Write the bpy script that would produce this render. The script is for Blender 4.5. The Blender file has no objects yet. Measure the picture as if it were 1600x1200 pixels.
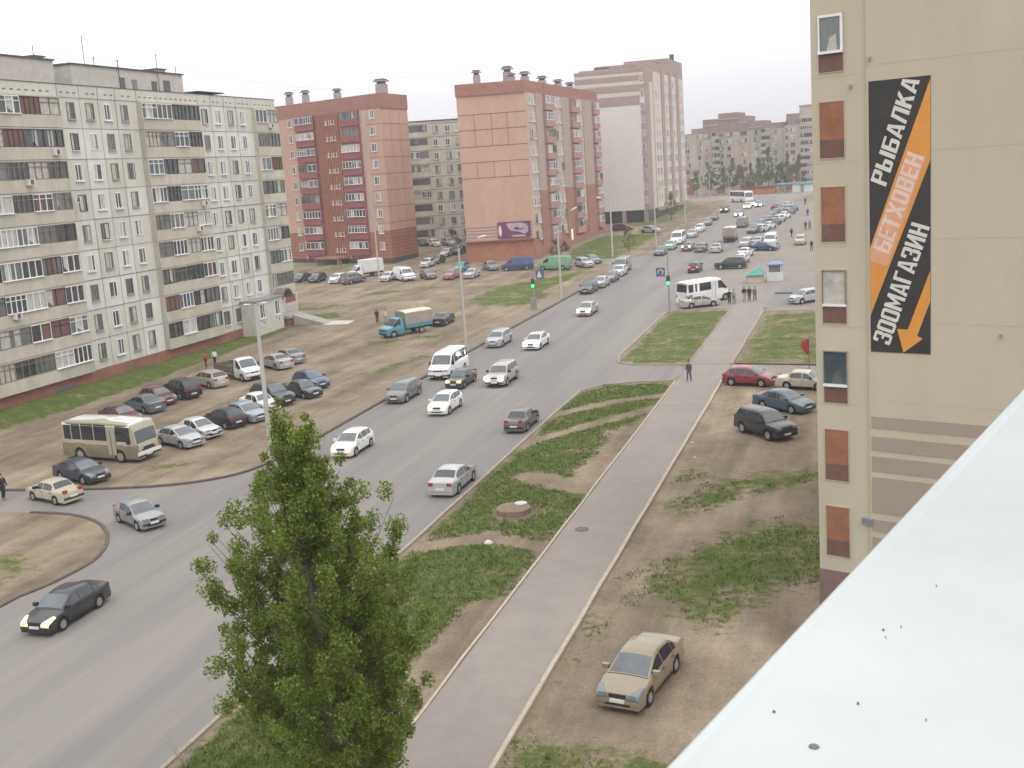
import bpy, bmesh, math, random
from mathutils import Vector, Matrix

S = bpy.context.scene
COL = S.collection
V = Vector
R = math.radians
random.seed(11)

# ------------------------------------------------------------------ camera, sky, sun, exposure
CAM_H = 20.5
cam_d = bpy.data.cameras.new('camera')
cam = bpy.data.objects.new('camera', cam_d)
COL.objects.link(cam)
cam_d.sensor_fit = 'HORIZONTAL'; cam_d.sensor_width = 36.0; cam_d.lens = 40.5
cam_d.clip_start = 0.05; cam_d.clip_end = 6000
_f = 1800.0
_v = V((655, 9700, _f)).normalized()
_y = V((578, -372, _f)); _y = (_y - _v * _y.dot(_v)).normalized()
_z = -_v; _x = _y.cross(_z)
# columns of the world matrix: where the camera's right, up and back point in the world
_M = Matrix((( _x.x, -_x.y, -_x.z), (_y.x, -_y.y, -_y.z), (_z.x, -_z.y, -_z.z)))
cam.matrix_world = Matrix.Translation((0, 0, CAM_H)) @ _M.to_4x4()
S.camera = cam

SUN_DIR = V((0.45, -0.42, 0.95)).normalized()
W = bpy.data.worlds.new('World'); S.world = W; W.use_nodes = True
wn, wl = W.node_tree.nodes, W.node_tree.links
wn.clear()
w_out = wn.new('ShaderNodeOutputWorld'); w_bg = wn.new('ShaderNodeBackground')
w_sky = wn.new('ShaderNodeTexSky'); w_sky.sky_type = 'NISHITA'; w_sky.sun_disc = False
w_sky.sun_elevation = math.asin(SUN_DIR.z); w_sky.sun_rotation = math.atan2(SUN_DIR.x, SUN_DIR.y)
w_sky.dust_density = 3.0
w_tc = wn.new('ShaderNodeTexCoord'); w_map = wn.new('ShaderNodeMapping'); w_map.inputs['Scale'].default_value = (1.6, 1.6, 5.0)
w_noise = wn.new('ShaderNodeTexNoise'); w_noise.inputs['Scale'].default_value = 1.3; w_noise.inputs['Detail'].default_value = 5
w_sep = wn.new('ShaderNodeSeparateXYZ')
w_ramp = wn.new('ShaderNodeValToRGB')       # overcast veil: lavender near the horizon, whiter above
w_ramp.color_ramp.elements[0].position = 0.0; w_ramp.color_ramp.elements[0].color = (8.3, 8.2, 8.9, 1)
w_ramp.color_ramp.elements[1].position = 0.14; w_ramp.color_ramp.elements[1].color = (14.5, 14.4, 14.4, 1)
w_e = w_ramp.color_ramp.elements.new(.06); w_e.color = (10.2, 10.1, 10.7, 1); w_e2 = w_ramp.color_ramp.elements.new(1.0); w_e2.color = (20.0, 19.9, 19.5, 1)
w_cl = wn.new('ShaderNodeMix'); w_cl.data_type = 'RGBA'; w_cl.blend_type = 'MULTIPLY'; w_cl.inputs[0].default_value = 1
w_cr = wn.new('ShaderNodeMapRange'); w_cr.inputs['From Min'].default_value = .3; w_cr.inputs['From Max'].default_value = .7
w_cr.inputs['To Min'].default_value = .93; w_cr.inputs['To Max'].default_value = 1.05
w_mix = wn.new('ShaderNodeMix'); w_mix.data_type = 'RGBA'; w_mix.inputs[0].default_value = 0.88
wl.new(w_tc.outputs['Generated'], w_sep.inputs[0]); wl.new(w_sep.outputs['Z'], w_ramp.inputs[0])
wl.new(w_tc.outputs['Generated'], w_map.inputs[0]); wl.new(w_map.outputs[0], w_noise.inputs['Vector'])
wl.new(w_noise.outputs['Fac'], w_cr.inputs[0])
wl.new(w_ramp.outputs[0], w_cl.inputs[6]); wl.new(w_cr.outputs[0], w_cl.inputs[7])
wl.new(w_sky.outputs[0], w_mix.inputs[6]); wl.new(w_cl.outputs[2], w_mix.inputs[7])
wl.new(w_mix.outputs[2], w_bg.inputs['Color']); w_bg.inputs['Strength'].default_value = 0.10
wl.new(w_bg.outputs[0], w_out.inputs[0])

sun_d = bpy.data.lights.new('sun', 'SUN'); sun_d.energy = 0.9; sun_d.angle = R(25); sun_d.color = (1, .97, .92)
sun = bpy.data.objects.new('sun', sun_d); COL.objects.link(sun)
sun.rotation_euler = SUN_DIR.to_track_quat('Z', 'Y').to_euler(); sun.location = (0, 0, 120)
vs = S.view_settings
vs.view_transform = 'Standard'; vs.look = 'None'; vs.gamma = 1.0; vs.use_curve_mapping = False
vs.exposure = 0.12
HAZE = 0.00048

# ------------------------------------------------------------------ terrain height
SLOPE = 0.026623
def gz(x, y):
    # the grass bank at the foot of the grey block is level, so it stands above the sloping lot
    if -90 < x < -68.6 and 30 < y < 119:
        t = max(0.0, min(1.0, (-68.6 - x) / 2.8)); b = max(0.0, 3.15 - SLOPE * y) * (1 if y > 45 else (y - 30) / 15)
        return SLOPE * y + b * t * t * (3 - 2 * t)
    if y < 300: return SLOPE * max(y, -15)
    return SLOPE * 300
def gp(x, y, dz=0.0): return V((x, y, gz(x, y) + dz))

# ------------------------------------------------------------------ materials
MATS = {}
def mat(name, col, rough=.7, var=.12, scale=3.0, metal=0.0, bump=0.0, bscale=None, col2=None, cut=(.42, .62), spec=.3, coat=0.0, streak=None, dirt=None):
    if name in MATS: return MATS[name]
    m = bpy.data.materials.new(name); m.use_nodes = True
    n, l = m.node_tree.nodes, m.node_tree.links
    b = n['Principled BSDF']
    b.inputs['Roughness'].default_value = rough; b.inputs['Metallic'].default_value = metal
    b.inputs['Specular IOR Level'].default_value = spec
    if coat: b.inputs['Coat Weight'].default_value = coat; b.inputs['Coat Roughness'].default_value = .08
    g = n.new('ShaderNodeNewGeometry')
    mp = n.new('ShaderNodeMapping'); mp.inputs['Scale'].default_value = streak or (1, 1, 1)
    l.new(g.outputs['Position'], mp.inputs[0])
    t = n.new('ShaderNodeTexNoise'); t.inputs['Scale'].default_value = scale; t.inputs['Detail'].default_value = 6; t.inputs['Roughness'].default_value = .65
    l.new(mp.outputs[0], t.inputs['Vector'])
    r = n.new('ShaderNodeMapRange'); r.inputs['From Min'].default_value = .3; r.inputs['From Max'].default_value = .7
    r.inputs['To Min'].default_value = 1 - var; r.inputs['To Max'].default_value = 1 + var
    l.new(t.outputs['Fac'], r.inputs[0])
    x = n.new('ShaderNodeMix'); x.data_type = 'RGBA'; x.blend_type = 'MULTIPLY'; x.inputs[0].default_value = 1
    x.inputs[6].default_value = (*col, 1)
    l.new(r.outputs[0], x.inputs[7])
    last = x.outputs[2]
    if col2:
        t2 = n.new('ShaderNodeTexNoise'); t2.inputs['Scale'].default_value = scale * .23; t2.inputs['Detail'].default_value = 8; t2.inputs['Roughness'].default_value = .7
        l.new(mp.outputs[0], t2.inputs['Vector'])
        r2 = n.new('ShaderNodeMapRange'); r2.inputs['From Min'].default_value = cut[0]; r2.inputs['From Max'].default_value = cut[1]
        l.new(t2.outputs['Fac'], r2.inputs[0])
        y = n.new('ShaderNodeMix'); y.data_type = 'RGBA'; y.inputs[7].default_value = (*col2, 1)
        l.new(r2.outputs[0], y.inputs[0]); l.new(last, y.inputs[6]); last = y.outputs[2]
    l.new(last, b.inputs['Base Color'])
    if bump:
        tb = n.new('ShaderNodeTexNoise'); tb.inputs['Scale'].default_value = bscale or scale * 4; tb.inputs['Detail'].default_value = 4
        l.new(g.outputs['Position'], tb.inputs['Vector'])
        bp = n.new('ShaderNodeBump'); bp.inputs['Strength'].default_value = bump; bp.inputs['Distance'].default_value = .05
        l.new(tb.outputs['Fac'], bp.inputs['Height']); l.new(bp.outputs[0], b.inputs['Normal'])
    MATS[name] = m
    return m
def emit(name, col, strength):
    if name in MATS: return MATS[name]
    m = bpy.data.materials.new(name); m.use_nodes = True
    b = m.node_tree.nodes['Principled BSDF']
    b.inputs['Base Color'].default_value = (*[min(1, c) for c in col], 1)
    b.inputs['Emission Color'].default_value = (*col, 1); b.inputs['Emission Strength'].default_value = strength
    MATS[name] = m
    return m
def glass(name, col, rough=.08, spec=.9):
    return mat(name, col, rough, .35, .9, spec=spec)

# ------------------------------------------------------------------ mesh builder
class MB:
    def __init__(s): s.v = []; s.f = []; s.m = []
    def face(s, pts, m=0):
        i = len(s.v); s.v += [V(p) for p in pts]; s.f.append(tuple(range(i, i + len(pts)))); s.m.append(m)
    def hexa(s, p, m=0):      # p: 4 bottom, 4 top
        i = len(s.v); s.v += [V(q) for q in p]
        for q in ((3, 2, 1, 0), (4, 5, 6, 7), (0, 1, 5, 4), (1, 2, 6, 5), (2, 3, 7, 6), (3, 0, 4, 7)):
            s.f.append(tuple(i + k for k in q)); s.m.append(m)
    def box(s, x0, x1, y0, y1, z0, z1, m=0):
        s.hexa([(x0, y0, z0), (x1, y0, z0), (x1, y1, z0), (x0, y1, z0), (x0, y0, z1), (x1, y0, z1), (x1, y1, z1), (x0, y1, z1)], m)
    def prism(s, poly, z0, z1, m=0):
        n = len(poly); i = len(s.v)
        s.v += [V((p[0], p[1], z0)) for p in poly] + [V((p[0], p[1], z1)) for p in poly]
        s.f.append(tuple(i + k for k in reversed(range(n)))); s.m.append(m)
        s.f.append(tuple(i + n + k for k in range(n))); s.m.append(m)
        for k in range(n):
            s.f.append((i + k, i + (k + 1) % n, i + n + (k + 1) % n, i + n + k)); s.m.append(m)
    def rings(s, rs, m=0, cap=True, closed=True):
        n = len(rs[0]); i = len(s.v)
        for r in rs: s.v += [V(p) for p in r]
        for a in range(len(rs) - 1):
            for k in range(n if closed else n - 1):
                s.f.append((i + a * n + k, i + a * n + (k + 1) % n, i + (a + 1) * n + (k + 1) % n, i + (a + 1) * n + k)); s.m.append(m)
        if cap and closed:
            s.f.append(tuple(i + k for k in reversed(range(n)))); s.m.append(m)
            s.f.append(tuple(i + (len(rs) - 1) * n + k for k in range(n))); s.m.append(m)
    def tube(s, pts, rad, n=8, m=0):
        pts = [V(p) for p in pts]; rs = []
        for i, p in enumerate(pts):
            d = (pts[min(i + 1, len(pts) - 1)] - pts[max(i - 1, 0)]).normalized()
            a = d.orthogonal().normalized() if i == 0 else (a - d * a.dot(d)).normalized()
            b = d.cross(a); r = rad[i] if isinstance(rad, (list, tuple)) else rad
            rs.append([p + (a * math.cos(2 * math.pi * k / n) + b * math.sin(2 * math.pi * k / n)) * r for k in range(n)])
        s.rings(rs, m)
    def lathe(s, prof, axis='y', n=20, m=0, c=(0, 0, 0)):   # prof: (r, h)
        rs = []
        for r, h in prof:
            ring = []
            for k in range(n):
                a = 2 * math.pi * k / n; p = (r * math.cos(a), h, r * math.sin(a)) if axis == 'y' else (r * math.cos(a), r * math.sin(a), h)
                ring.append(V(p) + V(c))
            rs.append(ring)
        s.rings(rs, m)
    def mesh(s, name, mats, smooth=None, origin=None, recalc=True):
        me = bpy.data.meshes.new(name)
        o = V(origin) if origin is not None else V((0, 0, 0))
        me.from_pydata([tuple(p - o) for p in s.v], [], s.f)
        for mm in mats: me.materials.append(mm)
        me.polygons.foreach_set('material_index', s.m)
        if recalc:
            bm = bmesh.new(); bm.from_mesh(me)
            bmesh.ops.recalc_face_normals(bm, faces=bm.faces[:]); bm.to_mesh(me); bm.free()
        if smooth is not None:
            me.polygons.foreach_set('use_smooth', [True] * len(me.polygons))
            me.set_sharp_from_angle(angle=R(smooth))
        me.update()
        return me
    def build(s, name, mats, parent=None, origin=None, smooth=None, recalc=True):
        if not isinstance(mats, (list, tuple)): mats = [mats]
        return link(s.mesh(name, mats, smooth, origin, recalc), name, parent, V(origin) if (origin is not None and parent is None) else None)
def link(me, name, parent=None, loc=None):
    o = bpy.data.objects.new(name, me); COL.objects.link(o)
    if parent is not None: o.parent = parent
    if loc is not None: o.location = loc
    return o
def tag(o, label=None, cat=None, group=None, kind=None):
    if label: o['label'] = label
    if cat: o['category'] = cat
    if group: o['group'] = group
    if kind: o['kind'] = kind
    return o
def thing(name, loc, label, cat, group=None, rz=0):
    o = bpy.data.objects.new(name, None); COL.objects.link(o)
    o.location = loc; o.rotation_euler = (0, 0, rz); o.empty_display_size = .3
    return tag(o, label, cat, group)
def structure(o): o['kind'] = 'structure'; return o

# a facade: u runs left to right as seen from outside, z is world height, d stands out of the wall
class Facade:
    def __init__(s, p0, p1, origin):
        s.p0 = V((p0[0], p0[1])); e = V((p1[0], p1[1])) - s.p0
        s.len = e.length; s.u = e / s.len; s.n = V((s.u.y, -s.u.x)); s.o = V(origin)
    def p(s, u, z, d=0.0):
        q = s.p0 + s.u * u + s.n * d
        return V((q.x, q.y, z)) - s.o
    def box(s, mb, u0, u1, z0, z1, d0, d1, m=0):
        mb.hexa([s.p(u0, z0, d1), s.p(u1, z0, d1), s.p(u1, z0, d0), s.p(u0, z0, d0), s.p(u0, z1, d1), s.p(u1, z1, d1), s.p(u1, z1, d0), s.p(u0, z1, d0)], m)
    def rot(s): return math.atan2(s.u.y, s.u.x)
    def rowbox(s, mb, us, zs, d0, d1, m=0):
        pass

# window unit: local x across, y out of the wall is -y, z up; origin at the bottom centre on the wall plane
WIN_CACHE = {}
def window_meshes(w, h, style, seed, sill=True):
    key = (round(w, 2), round(h, 2), style, seed, sill)
    if key in WIN_CACHE: return WIN_CACHE[key]
    fr = MB(); t = .07; d = -.07
    fr.box(-w / 2, -w / 2 + t, d, 0, 0, h); fr.box(w / 2 - t, w / 2, d, 0, 0, h)
    fr.box(-w / 2 + t, w / 2 - t, d, 0, 0, t); fr.box(-w / 2 + t, w / 2 - t, d, 0, h - t, h)
    rnd = random.Random(seed * 7 + 3)
    mx = rnd.choice([-.12, 0, .12]) * w
    fr.box(mx - .035, mx + .035, d, 0, t, h - t)
    if sill: fr.box(-w / 2 - .08, w / 2 + .08, -.2, 0, -.09, -.02, 1)
    fm = [MATS['win_white'], MATS['win_wood'], MATS['win_dark']][style]
    me = fr.mesh('window', [fm, MATS['win_white'] if style != 1 else MATS['sill_zinc']])
    pn = MB()
    hh = h - 2 * t
    cut = rnd.choice([.35, .5, .62, .78])
    a = -w / 2 + t; b = w / 2 - t; c = a + (b - a) * cut
    mi = rnd.sample([0, 0, 1, 2, 3], 2)
    pn.face([(a, -.03, t), (c, -.03, t), (c, -.03, h - t), (a, -.03, h - t)], mi[0])
    pn.face([(c, -.03, t), (b, -.03, t), (b, -.03, h - t), (c, -.03, h - t)], mi[1])
    pm = pn.mesh('pane', [MATS['pane_dark'], MATS['pane_mid'], MATS['pane_curtain'], MATS['pane_blue']], recalc=False)
    WIN_CACHE[key] = (me, pm)
    return WIN_CACHE[key]
def add_window(F, root, u, z, w, h, style=0, seed=0, sill=True, pane=True, d=0.0, name='window'):
    me, pm = window_meshes(w, h, style, seed, sill)
    o = link(me, name, root, F.p(u, z, d)); o.rotation_euler = (0, 0, F.rot())
    if pane: link(pm, 'pane', o)
    return o
# ------------------------------------------------------------------ material list
mat('win_white', (.72, .73, .74), .4, .05); mat('win_wood', (.20, .17, .13), .7, .3); mat('win_dark', (.06, .055, .05), .6, .2)
mat('sill_zinc', (.42, .43, .44), .4, .1, metal=.3)
glass('pane_dark', (.035, .04, .045)); glass('pane_mid', (.12, .13, .13), .15); mat('pane_curtain', (.42, .41, .38), .5, .25, 2.2); glass('pane_blue', (.07, .10, .12), .05)
mat('panel_grey', (.54, .527, .475), .9, .10, 1.3, col2=(.46, .447, .40), cut=(.44, .7), streak=(1, 1, .35))
mat('panel_pale', (.60, .595, .56), .9, .08, 1.3, col2=(.525, .515, .48), cut=(.46, .72), streak=(1, 1, .4))
mat('joint_dark', (.12, .12, .13), .9, .3)
mat('balcony_panel', (.48, .452, .385), .9, .14, 1.1, col2=(.40, .375, .32), streak=(1, 1, .5))
mat('plinth_brick', (.27, .12, .085), .9, .2, 2.0, col2=(.19, .09, .065))
mat('roof_felt', (.09, .09, .10), .9, .2); mat('concrete', (.36, .345, .315), .9, .14, 1.7, col2=(.29, .28, .25)); mat('concrete_pale', (.50, .475, .43), .9, .1, 1.5)
mat('pink_panel', (.49, .315, .245), .9, .10, .7, col2=(.44, .285, .22), cut=(.45, .75), streak=(1, 1, .4))
mat('pink_render', (.475, .355, .305), .9, .1, .8, col2=(.425, .32, .28), streak=(1, 1, .4))
mat('roof_band', (.30, .15, .12), .85, .12, .8)
mat('orange_brick', (.355, .155, .092), .9, .18, 1.4, col2=(.30, .122, .075), cut=(.42, .66))
mat('brown_brick', (.24, .10, .075), .9, .15, 1.4); mat('dusty_rose', (.36, .215, .195), .8, .12, 1.2); mat('plinth_mauve', (.19, .125, .115), .85, .15, 1.5); mat('maroon_panel', (.255, .085, .09), .7, .15, 1.2)
mat('rosy_brick', (.30, .15, .115), .9, .15, 1.0); mat('taupe_render', (.36, .29, .25), .9, .08, .8)
mat('plinth_dark', (.075, .06, .07), .85, .2)
mat('tower_white', (.62, .575, .565), .9, .04, .4); mat('tower_cream', (.55, .49, .43), .9, .06, .6); mat('tower_brown', (.33, .255, .23), .9, .1, .6)
mat('shop_glass', (.025, .035, .045), .15, .3, 1.0, spec=.8)
mat('back_grey', (.50, .475, .41), .9, .12, .5, col2=(.43, .405, .35)); mat('block_grey', (.40, .37, .31), .9, .12, .5, col2=(.34, .315, .27)); mat('block_pink', (.38, .30, .25), .9, .15, .4); mat('block_mauve', (.25, .185, .17), .9, .15, .5)
mat('beige_wall', (.48, .435, .345), .9, .09, .35, col2=(.435, .392, .31), cut=(.4, .75), streak=(1, 1, .25), bump=.12, bscale=30)
mat('beige_seam', (.42, .375, .29), .9, .1)
mat('shutter_brown', (.30, .13, .08), .8, .16, 3.5, col2=(.24, .105, .068)); mat('shutter_dark', (.155, .085, .075), .8, .15, 3.5)
mat('stripe_taupe', (.325, .272, .228), .9, .06, .5); mat('frame_mid', (.20, .17, .14), .7)
mat('banner_black', (.035, .035, .034), .6, .15, 1.5); mat('banner_orange', (.62, .27, .055), .6, .08, 1.2); mat('banner_white', (.60, .58, .54), .6, .08); mat('banner_pink', (.66, .50, .45), .6, .08, 2.0)
mat('banner_glow', (.64, .33, .20), .6, .1, 2.0)
mat('sign_purple', (.15, .04, .115), .6, .2, 1.0); mat('sign_pale', (.40, .33, .38), .6, .25, 2.0)
mat('ledge_white', (.425, .452, .458), .35, .03, 2.6, col2=(.355, .378, .395), cut=(.44, .70), spec=.4); mat('ledge_edge', (.62, .64, .63), .5, .05)
mat('speck', (.16, .15, .155), .9, .3, 40)
mat('metal_grey', (.30, .31, .32), .5, .12, metal=.4); mat('metal_dark', (.06, .065, .07), .5, .15); mat('pole_concrete', (.43, .415, .39), .85, .1, 1.2, streak=(1, 1, .3))
mat('rubber', (.018, .018, .019), .9, .2); mat('rim_metal', (.38, .38, .39), .35, .15, metal=.7); mat('rim_dirty', (.30, .26, .21), .7, .2)
glass('car_glass', (.018, .022, .028), .06); glass('car_glass_pale', (.075, .088, .10), .10, .9)
mat('bus_lower', (.215, .18, .125), .75, .15, 2.0, col2=(.17, .14, .10)); mat('slate_plate', (.17, .20, .235), .6, .1); mat('plastic_black', (.025, .025, .027), .6, .15); mat('lamp_clear', (.14, .15, .16), .12, .1, spec=.9); mat('lamp_red', (.33, .02, .02), .2, .1, spec=.8); mat('plate', (.62, .62, .60), .5, .05); mat('chrome', (.6, .6, .6), .2, .1, metal=.9)
emit('lamp_high', (1.0, .92, .88), 14.0); emit('lamp_yellow', (1.0, .70, .22), 6.0); emit('lamp_low', (1.0, .74, .44), .5); emit('lamp_brake', (1.0, .10, .05), 2.2); emit('lamp_brakehi', (1.0, .45, .30), 8.0)
emit('signal_green', (.03, 1.0, .25), 3.5); mat('roof_shed', (.46, .435, .395), .9, .12, 1.5)
PAINT = dict(black=(.012, .013, .018), blackish=(.022, .022, .024), navy=(.018, .026, .045), darkgrey=(.055, .057, .06), grey=(.15, .155, .155), greysilver=(.24, .25, .265), silver=(.40, .41, .41),
  bluesilver=(.24, .29, .34), whitesilver=(.56, .57, .58), white=(.70, .70, .69), silverbeige=(.40, .375, .33), champagne=(.235, .195, .135), beige=(.43, .39, .31), olivegrey=(.115, .11, .095),
  maroon=(.10, .028, .03), bluegrey=(.11, .14, .185), darkgreen=(.028, .042, .042), blue=(.035, .06, .15), teal=(.055, .235, .295), brown=(.13, .10, .085), pinkred=(.30, .12, .115),
  green=(.17, .32, .21), lightgreen=(.30, .48, .38), greengrey=(.10, .14, .135), red=(.24, .025, .035), red2=(.18, .04, .05), petrol=(.035, .075, .105), yellowish=(.42, .38, .25), busbeige=(.36, .33, .255))
for k_, c_ in PAINT.items():
    dusty = (c_[0] * .75 + .05, c_[1] * .75 + .043, c_[2] * .75 + .034)
    mat('paint_' + k_, c_, .32, .07, 2.0, metal=.15 if 'silver' in k_ or 'grey' in k_ else 0.0, col2=dusty, cut=(.5, .8), spec=.5, coat=.5)
mat('tarp_grey', (.30, .275, .23), .85, .15, 1.5, bump=.3, bscale=3); mat('tarp_top', (.55, .53, .45), .85, .1); mat('cargo_white', (.62, .61, .60), .7, .06, 1.0)
mat('kiosk_white', (.58, .59, .58), .6, .08); mat('kiosk_blue', (.20, .27, .40), .5, .1); mat('awning_teal', (.16, .36, .34), .7, .1); mat('sign_blue', (.09, .13, .22), .5, .1)
mat('bark', (.15, .135, .105), .95, .3, 9); mat('bark_pale', (.33, .32, .28), .95, .3, 6)
def leafmat(name, a, b, tr=.35):
    m = bpy.data.materials.new(name); m.use_nodes = True; n, l = m.node_tree.nodes, m.node_tree.links
    n.clear(); o = n.new('ShaderNodeOutputMaterial'); g = n.new('ShaderNodeNewGeometry')
    mx = n.new('ShaderNodeMix'); mx.data_type = 'RGBA'; mx.inputs[6].default_value = (*a, 1); mx.inputs[7].default_value = (*b, 1)
    l.new(g.outputs['Random Per Island'], mx.inputs[0])
    d = n.new('ShaderNodeBsdfPrincipled'); d.inputs['Roughness'].default_value = .5; d.inputs['Specular IOR Level'].default_value = .35
    t = n.new('ShaderNodeBsdfTranslucent'); s = n.new('ShaderNodeMixShader'); s.inputs[0].default_value = tr
    l.new(mx.outputs[2], d.inputs['Base Color']); l.new(mx.outputs[2], t.inputs['Color'])
    l.new(d.outputs[0], s.inputs[1]); l.new(t.outputs[0], s.inputs[2]); l.new(s.outputs[0], o.inputs[0])
    MATS[name] = m
leafmat('leaf_poplar', (.075, .14, .008), (.26, .31, .045), .48); leafmat('leaf_far', (.13, .18, .055), (.23, .26, .11), .45); leafmat('leaf_bush', (.06, .085, .03), (.10, .12, .05))
leafmat('grass_blade', (.055, .10, .010), (.135, .16, .035), .35)

# ------------------------------------------------------------------ ground
def seg_d(p, a, b):
    ax, ay = a; bx, by = b; dx, dy = bx - ax, by - ay; L2 = dx * dx + dy * dy or 1e-9
    t = max(0, min(1, ((p[0] - ax) * dx + (p[1] - ay) * dy) / L2))
    return math.hypot(p[0] - ax - t * dx, p[1] - ay - t * dy)
def poly_sd(p, poly):     # signed distance, positive inside
    inside = False; n = len(poly); best = 1e9
    for i in range(n):
        a, b = poly[i], poly[(i + 1) % n]
        best = min(best, seg_d(p, a, b))
        if (a[1] > p[1]) != (b[1] > p[1]) and p[0] < (b[0] - a[0]) * (p[1] - a[1]) / (b[1] - a[1]) + a[0]: inside = not inside
    return best if inside else -best
GRASS = [  # polygon, strength, feather
    ([(-74, 40), (-69.4, 74), (-68.7, 83.5), (-68.4, 102), (-68.4, 118), (-68.8, 125), (-67.6, 129), (-66, 133), (-69, 137), (-74, 133)], .95, .8),
    ([(-23.6, 5), (-23.6, 80), (-24, 88), (-22.2, 91.6), (-16.5, 93), (-16.5, 5)], .86, .8),
    ([(-23.0, 102), (-21.5, 100.3), (-16.4, 100), (-16.4, 130), (-23.2, 129)], .72, .6),
    ([(-12.4, 62), (-9, 67), (-3, 71), (4, 76), (4, 66), (-4, 64.5), (-9, 58.5)], .60, 3.0),
    ([(-13.2, 50), (-9, 55.5), (-3.5, 61), (2, 66), (3, 48), (-3, 46), (-8, 45)], .68, 3.5),
    ([(-12.6, 22), (-13.2, 48), (-9, 45), (-3, 47), (2, 44), (2, 22)], .62, 3.0),
    ([(-12.6, 64), (-12.6, 72), (-10, 73), (-9, 66)], .55, 1.5),
    ([(-12.3, 100), (-12.3, 127), (8, 127), (8, 97)], .68, 1.0),
    ([(-50, 138.5), (-53.5, 146), (-53, 158), (-48, 165), (-43.4, 176), (-42.4, 160), (-42.3, 139.5), (-45, 137)], .74, 2.0),
    ([(-75, 156), (-62, 162.5), (-57, 164), (-60, 158), (-70, 152)], .60, 2.0), ([(-81, 144), (-70, 146), (-59, 153), (-57, 150), (-68, 142), (-77, 137)], .52, 2.5),
    ([(-47.0, 97), (-44.2, 108), (-42.8, 105), (-44.8, 96)], .62, 1.2), ([(-55, 114.5), (-46, 119), (-44, 121), (-46, 116), (-53, 112.5)], .60, 1.2),
    ([(-49, 65.2), (-46.6, 66.4), (-45.2, 68.2), (-47, 69), (-49, 67)], .62, .8),
    ([(-42.2, 182), (-41.6, 230), (-54, 232), (-55, 215), (-53, 190), (-46, 184)], .74, 1.5),
    ([(-42.5, 172), (-52, 172.5), (-52, 174.5), (-43, 174)], .6, 1.0),
    ([(-12.4, 67), (-12.4, 90), (-10, 90), (-9.5, 68)], .45, 2.0),
    ([(-60, 47), (-45, 52), (-41.5, 48), (-41.2, 44), (-60, 30)], .40, 3.0),
    ([(-110, 205), (-120, 160), (-85, 190), (-86, 200)], .4, 3.0), ([(-84, 208), (-72, 208), (-72, 225), (-86, 225)], .55, 2.5),
    ([(-70, 262), (-44, 240), (-43, 330), (-60, 330)], .5, 4.0),
]
DIRT = [  # bare trodden ways through the grass: points, half width
    ([(-14.2, 53.2), (-11.5, 55), (-9.1, 58.7), (-6.1, 62.1), (-1, 68)], .75), ([(-24, 52.8), (-20, 55.2), (-16.4, 54.0)], .5), ([(-24, 73), (-20, 79), (-16.3, 84)], .5),
    ([(-19.9, 59.3), (-19.7, 59.3)], 1.0), ([(-17.4, 66), (-16.6, 78)], .7), ([(-17.5, 36), (-17.0, 46)], .9), ([(-21, 66), (-17, 64)], .8), ([(-23.4, 82), (-20, 86), (-16.5, 88)], .5), ([(-13.9, 30), (-12.5, 72)], .5),
    ([(-9.0, 38), (-8.6, 42)], 2.4), ([(-4, 40), (-2, 47)], 2.4), ([(-12, 74), (2, 78), (6, 92)], 5.0), ([(-43, 150), (-41, 176)], 1.0), ([(-58, 154), (-66, 148), (-76, 144)], .5),
]
def smooth(a, b, x):
    t = max(0, min(1, (x - a) / (b - a))); return t * t * (3 - 2 * t)
GB = [(min(q[0] for q in p) - 6, max(q[0] for q in p) + 6, min(q[1] for q in p) - 6, max(q[1] for q in p) + 6) for p, _, _ in GRASS]
def density(x, y):
    d = 0.0
    for (p, s, fe), bb in zip(GRASS, GB):
        if bb[0] < x < bb[1] and bb[2] < y < bb[3]:
            d = max(d, s * smooth(-fe, fe, poly_sd((x, y), p)))
    if d > 0:
        for pts, w in DIRT:
            for i in range(len(pts) - 1):
                q = seg_d((x, y), pts[i], pts[i + 1])
                if q < w * 2.0: d *= smooth(w * .55, w * 1.9, q)
    return d
def frange(a, b, st):
    n = int(round((b - a) / st)); return [a + (b - a) * i / n for i in range(n + 1)]
gxs = [-3500, -1500, -700, -300, -180] + frange(-130, -76, 3) + frange(-75, 6, .6) + frange(8, 40, 4) + [100, 300, 700, 1500, 3500]
gys = [-800, -200, -60] + frange(-15, 18, 3) + frange(19, 140, .75) + frange(142, 240, 1.5) + frange(244, 300, 4) + frange(310, 460, 15) + [600, 900, 1500, 4500]
gm = bpy.data.meshes.new('ground'); nx = len(gxs)
gm.from_pydata([(x, y, gz(x, y)) for y in gys for x in gxs], [], [(j * nx + i, j * nx + i + 1, (j + 1) * nx + i + 1, (j + 1) * nx + i) for j in range(len(gys) - 1) for i in range(nx - 1)])
att = gm.attributes.new('grass_cover', 'FLOAT', 'POINT')
att.data.foreach_set('value', [density(x, y) for y in gys for x in gxs])
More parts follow.
